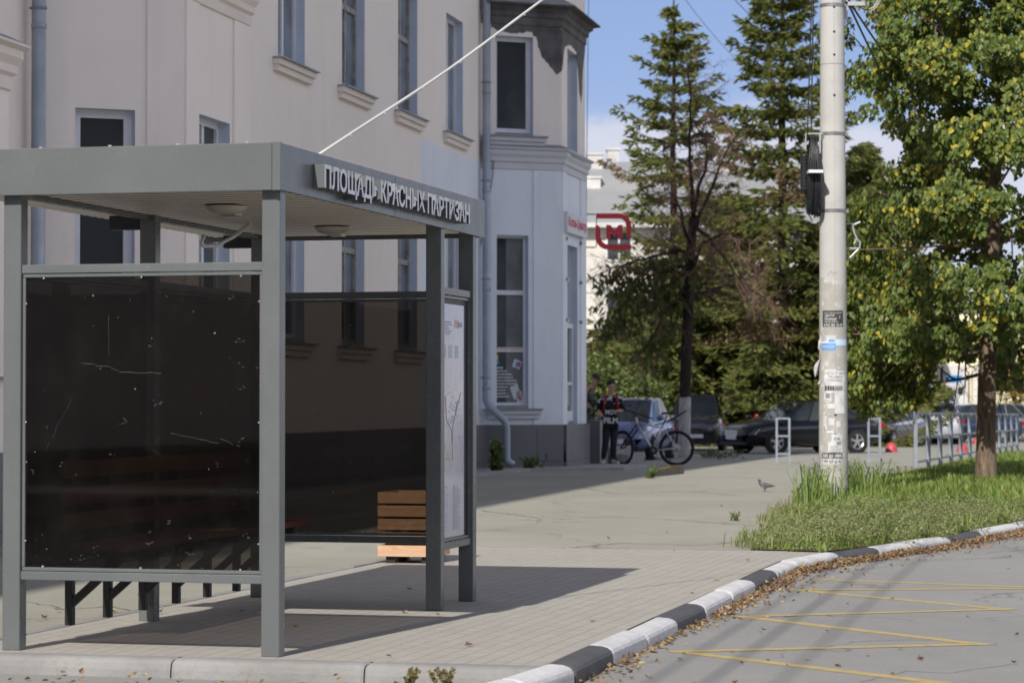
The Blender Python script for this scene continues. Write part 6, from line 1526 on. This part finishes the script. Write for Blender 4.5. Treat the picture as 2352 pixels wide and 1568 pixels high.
    if hair == 'cap':
        mb = MB(); c_ = hd+up*.055; n = 20; rings = []
        for k in range(7): a = k/6*math.pi/2; rings.append([c_+(sd*math.cos(q)*.092+fw*math.sin(q)*.108)*math.cos(a)+up*(.085*math.sin(a)) for q in [2*math.pi*i/n for i in range(n)]])
        mb.add([p for r_ in rings for p in r_], [(k*n+i,k*n+(i+1)%n,(k+1)*n+(i+1)%n,(k+1)*n+i) for k in range(6) for i in range(n)])
        mb.prism([c_+fw*.09-sd*.075, c_+fw*.19-sd*.05-up*.03, c_+fw*.205-up*.03, c_+fw*.19+sd*.05-up*.03, c_+fw*.09+sd*.075], up*.012); mb.build('cap', m_hair, root, fixn=True)
    else:
        mb = MB(); r = random.Random(3)
        for k in range(46):
            q = r.random()*6.28; a = r.uniform(.12, 1.5); p = hd+up*.035+(sd*math.cos(q)*.078+fw*math.sin(q)*.088)*math.cos(a)+up*.085*math.sin(a)
            if (p-hd).dot(fw) > .055 and (p-hd).dot(up) < .075: continue
            mb.sphere(p, r.uniform(.020,.034), n=6)
        mb.build('hair', m_hair if hair == 'hair' else hair, root, smooth=True)
    return root
m_camo = camo(); m_blk = mat('black_tee_cloth', (.018,.018,.020), (.03,.03,.032), 12, .9)
def shirt():
    t = NT('printed_shirt'); v = t.coord('Object', (1, 1, 1.0)); f = t.noise(v, 13, 2, .5); z = t.sep(t.coord())[2]
    m_ = t.math('MULTIPLY', t.math('GREATER_THAN', f, .55), t.math('GREATER_THAN', z, 1.26)); return t.done(t.bsdf(t.mix(m_, (.018,.018,.022), (.52,.52,.53)), .9, 0, .2))
YP = 54.2; pb = atg(1403, YP)+Vector((0,0,.03))
PBJ = dict(pelvis=(.0,.0,.92), chest=(-.01,.0,1.27), neck=(.0,-.005,1.46), head=(.012,-.02,1.615), face=(.35,-1,-.08), shl=(-.185,0,1.385), elr=(.25,.04,1.12), shr=(.175,0,1.385), ell=(-.255,.05,1.13), wrl=(-.22,-.19,1.06), wrr=(.14,-.20,1.12), hipl=(-.085,0,.88), hipr=(.085,0,.88), knl=(-.11,-.06,.47), knr=(.055,-.03,.48), anl=(-.16,-.05,.085), anr=(.05,.03,.085), toel=(-.03,-.16,-.045), toer=(.10,-.13,-.045), sleeve=.25)
B_ = person('young person in black white printed shirt with red rucksack standing by the bicycle', tuple(pb), 0, PBJ, (shirt(), m_jean, m_shoe))
mb = MB(); text_into(mb, 'MOV', (-.12,-.168,1.04), (1,0,0), (0,0,1), .25, .10, size_off=.03); text_into(mb, 'FILM', (-.15,-.170,.86), (1,0,0), (0,0,1), .29, .12, size_off=.03); mb.build('shirt_lettering', m_vin, B_)
mb = MB()
for s in (-1, 1): mb.tube([(s*.10,.10,1.42),(s*.115,-.02,1.475),(s*.125,-.135,1.38),(s*.135,-.150,1.24),(s*.16,-.07,1.12)], .021, 8)
m_rsk = mat('red_rucksack_cloth', (.34,.02,.025), (.28,.02,.02), 8, .8); mb.build('rucksack_strap', m_rsk, B_, smooth=True); mb = MB(); mb.sphere((-.06,.20,1.14), .19, .12, .26, n=16); mb.build('rucksack', m_rsk, B_, smooth=True)
pa = atg(1353, 56.9)+Vector((0,0,.20))
PAJ = dict(pelvis=(-.02,.02,.93), chest=(.0,.0,1.30), neck=(.05,-.01,1.49), head=(.115,-.02,1.625), face=(1,-.18,-.42), shl=(-.02,.17,1.42), shr=(.03,-.17,1.41), ell=(.07,.2,1.16), elr=(.09,-.2,1.14), wrl=(.30,.10,1.10), wrr=(.31,-.12,1.08), hipl=(-.02,.08,.89), hipr=(-.02,-.08,.89), knl=(.03,.09,.48), knr=(.05,-.09,.48), anl=(-.02,.09,.085), anr=(.02,-.09,.085), toel=(.16,.0,-.045), toer=(.16,.0,-.045))
person('young person in dark cap and camouflage jacket looking down beside the shop corner', tuple(pa), 0, PAJ, (m_camo, m_camo, m_blk), hair='cap')
pw = atg(2336, 118); STD = dict(pelvis=(0,0,.95), chest=(0,0,1.30), neck=(0,0,1.5), head=(0,-.01,1.65), face=(-.4,-1,0), shl=(-.18,0,1.42), shr=(.18,0,1.42), ell=(-.22,.03,1.15), elr=(.22,.03,1.15), wrl=(-.2,-.08,.92), wrr=(.2,-.08,.92), hipl=(-.09,0,.9), hipr=(.09,0,.9), knl=(-.1,-.05,.48), knr=(.1,.04,.48), anl=(-.1,-.02,.085), anr=(.1,.1,.085))
m_wcl = mat('white_cloth', (.6,.6,.62), (.5,.5,.53), 6, .85); m_pcl = mat('dusty_pink_cloth', (.46,.22,.20), (.40,.2,.18), 6, .85)
person('distant person in white clothes walking beyond the railing at the right edge', tuple(pw), 0, STD, (m_wcl, m_wcl, m_shoe))
person('distant person in dusty pink top and dark trousers at the very right edge', tuple(atg(2356, 117)), .4, STD, (m_pcl, m_jean, m_shoe))
# ------------------------------------------------------------------ bicycle leaning on its stand
YB = 54.3; og = atg(1500, YB); bike = thing('bicycle', 'silver mountain bike with black tyres parked beside the young person', 'bicycle', tuple(og))
def q(x, y, dy=0): p = AT(x, y, YB+dy)-og; return Vector(p)
m_alu = mat('silver_frame_paint', (.52,.53,.56), None, rough=.3, metal=.4)
def bwheel(c, ang):
    ax = Vector((math.sin(ang), math.cos(ang), 0)); w = MB(); r_ = .372
    def ring(rad, tr, mbx): 
        x = ax.cross(Vector((0,0,1))).normalized(); mbx.tube([c+(x*math.cos(a)+Vector((0,0,1))*math.sin(a))*rad for a in [2*math.pi*i/40 for i in range(41)]], tr, 8, caps=False)
    ring(.345, .027, w); wh = w.build('wheel', m_tyre, bike, smooth=True); rm = MB(); ring(.312, .011, rm); rm.tube([c-ax*.05, c+ax*.05], .022, 10); rm.build('rim', m_trimk, wh); sp = MB(); x = ax.cross(Vector((0,0,1))).normalized()
    for k in range(24): a = 2*math.pi*k/24; sp.tube([c+ax*(.025*(-1)**k), c+(x*math.cos(a)+Vector((0,0,1))*math.sin(a))*.305], .0018, 3, caps=False)
    sp.build('spokes', m_rim, wh); return wh
cr = q(1554, 1026); cr.z = .372; cf = q(1430, 1023, .35); cf.z = .372
rw = bwheel(cr, 0.12); bwheel(cf, .95)
mb = MB(); mb.lathe([(.08,-.04),(.085,-.04),(.03,-.05)], cr, (0,1,0), n=20); mb.build('brake_disc', mat('disc_steel', (.45,.42,.36), None, rough=.35, metal=.8), rw)
hd_t, hd_b = q(1461,958,.25), q(1465,977,.25); bbk = q(1500,1034); st = q(1521,978); sd_ = q(1533,952)
mb = MB()
for a, b, r_ in ((hd_t, hd_b+Vector((0,0,-.02)), .024),(hd_b+Vector((0,0,.06)), q(1519,982), .020),(hd_b, bbk, .026),(bbk, st, .019)): mb.tube([a, b], r_, 10)
for s in (-1, 1): o_ = Vector((0, s*.055, 0)); mb.tube([st, cr+o_], .010, 8); mb.tube([bbk, cr+o_], .011, 8)
mb.build('frame', m_alu, bike, smooth=True)
mb = MB(); cw = q(1448,972,.3)
axf = Vector((math.sin(.95), math.cos(.95), 0))
for s in (-1, 1): o_ = axf*(s*.06); mb.tube([hd_b+o_*.9, hd_b.lerp(cf, .5)+o_, cf+o_], [.02,.018,.013], 8)
mb.tube([hd_b+axf*-.06, hd_b+axf*.06], .02, 8); mb.build('fork', m_trimk, bike, smooth=True)
mb = MB(); hb0 = hd_t+Vector((0,0,.07)); hv = Vector((.33*1.02, -.16, -.10)); mb.tube([hd_t, hb0], .018, 8); mb.tube([hb0-hv, hb0-hv*.25+Vector((0,0,.02)), hb0+hv*.25+Vector((0,0,.02)), hb0+hv], [.016,.013,.013,.016], 8); mb.build('handlebar', m_trimk, bike)
mb = MB(); mb.tube([st, sd_], .014, 8); mb.build('seat_post', m_trimk, bike); mb = MB(); mb.prism([sd_+Vector((-.13,-.02,.0)), sd_+Vector((-.13,.02,.0)), sd_+Vector((.03,.07,.01)), sd_+Vector((.13,.075,.03)), sd_+Vector((.13,-.075,.03)), sd_+Vector((.03,-.07,.01))], (0,0,.045)); mb.build('saddle', m_trimk, bike, bevel=.012, fixn=True)
mb = MB(); f0_, f1_ = q(1541,964), q(1578,941); mb.tube([q(1528,968), f0_, f0_.lerp(f1_,.5)+Vector((0,0,-.01)), f1_], [.012,.026,.026,.012], 6); mb.build('mudguard', m_trimk, bike)
mb = MB(); mb.lathe([(.088,-.006),(.09,0),(.088,.006),(.04,.006)], bbk+Vector((0,-.05,0)), (0,1,0), n=24); mb.bar(bbk+Vector((0,-.06,0)), bbk+Vector((-.08,-.06,-.15)), .02, .015); mb.bar(bbk+Vector((-.08,-.12,-.15)), bbk+Vector((-.08,-.05,-.15)), .05, .02); mb.bar(bbk+Vector((0,.06,0)), bbk+Vector((.08,.06,.15)), .02, .015); mb.build('crankset', m_trimk, bike)
mb = MB(); mb.tube([q(1548,1036)+Vector((0,-.03,0)), q(1536,1060)+Vector((0,-.12,0))], .009, 6); mb.build('kickstand', m_trimk, bike)
# ------------------------------------------------------------------ pigeon
pg = G(1758, 1129); pig = thing('pigeon', 'grey pigeon standing on the open pavement in front of the pole', 'pigeon', tuple(pg), R(-8))
def pigmat():
    t = NT('pigeon_feathers'); x, y, z = t.sep(t.coord())[:3]; c = t.mix(t.ramp(t.math('ADD', t.math('MULTIPLY', x, 4), .5), [(.15, 0), (.35, 1)]), (.045,.05,.055), (.17,.17,.19)); c = t.mix(t.math('GREATER_THAN', x, .055), c, (.05,.05,.056)); return t.done(t.bsdf(c, .7, 0, .3))
J = [((.0,0,.098),(.050,.056)),((-.045,0,.105),(.046,.054)),((-.072,0,.128),(.028,.032)),((-.080,0,.156),(.022,.024)),((-.086,0,.172),.021),((-.104,0,.168),.009),((-.114,0,.163),.004),((.05,0,.090),(.036,.034)),((.10,0,.086),(.026,.014)),((.145,0,.084),(.024,.006)),
     ((-.01,.022,.055),.011),((-.012,.024,.012),.006),((-.035,.026,.006),.005),((.0,-.022,.055),.011),((.0,-.024,.012),.006),((-.024,-.026,.006),.005)]
skin('body', J, [(0,1),(1,2),(2,3),(3,4),(4,5),(5,6),(0,7),(7,8),(8,9),(0,10),(10,11),(11,12),(0,13),(13,14),(14,15)], pigmat(), pig)
mb = MB()
for s in (-1, 1): mb.sphere((-.094, s*.019, .176), .004, n=8)
mb.build('eye', m_black, pig)
for s in (-1, 1): mb = MB(); mb.add([(-.05,s*.052,.118),(.0,s*.060,.130),(.06,s*.044,.110),(.125,s*.016,.090),(.05,s*.054,.082),(-.02,s*.062,.088)], [(0,1,2,5),(2,3,4,5)]); mb.build('wing', mat('wing_feathers', (.10,.10,.112), (.07,.07,.08), 20, .7), pig)
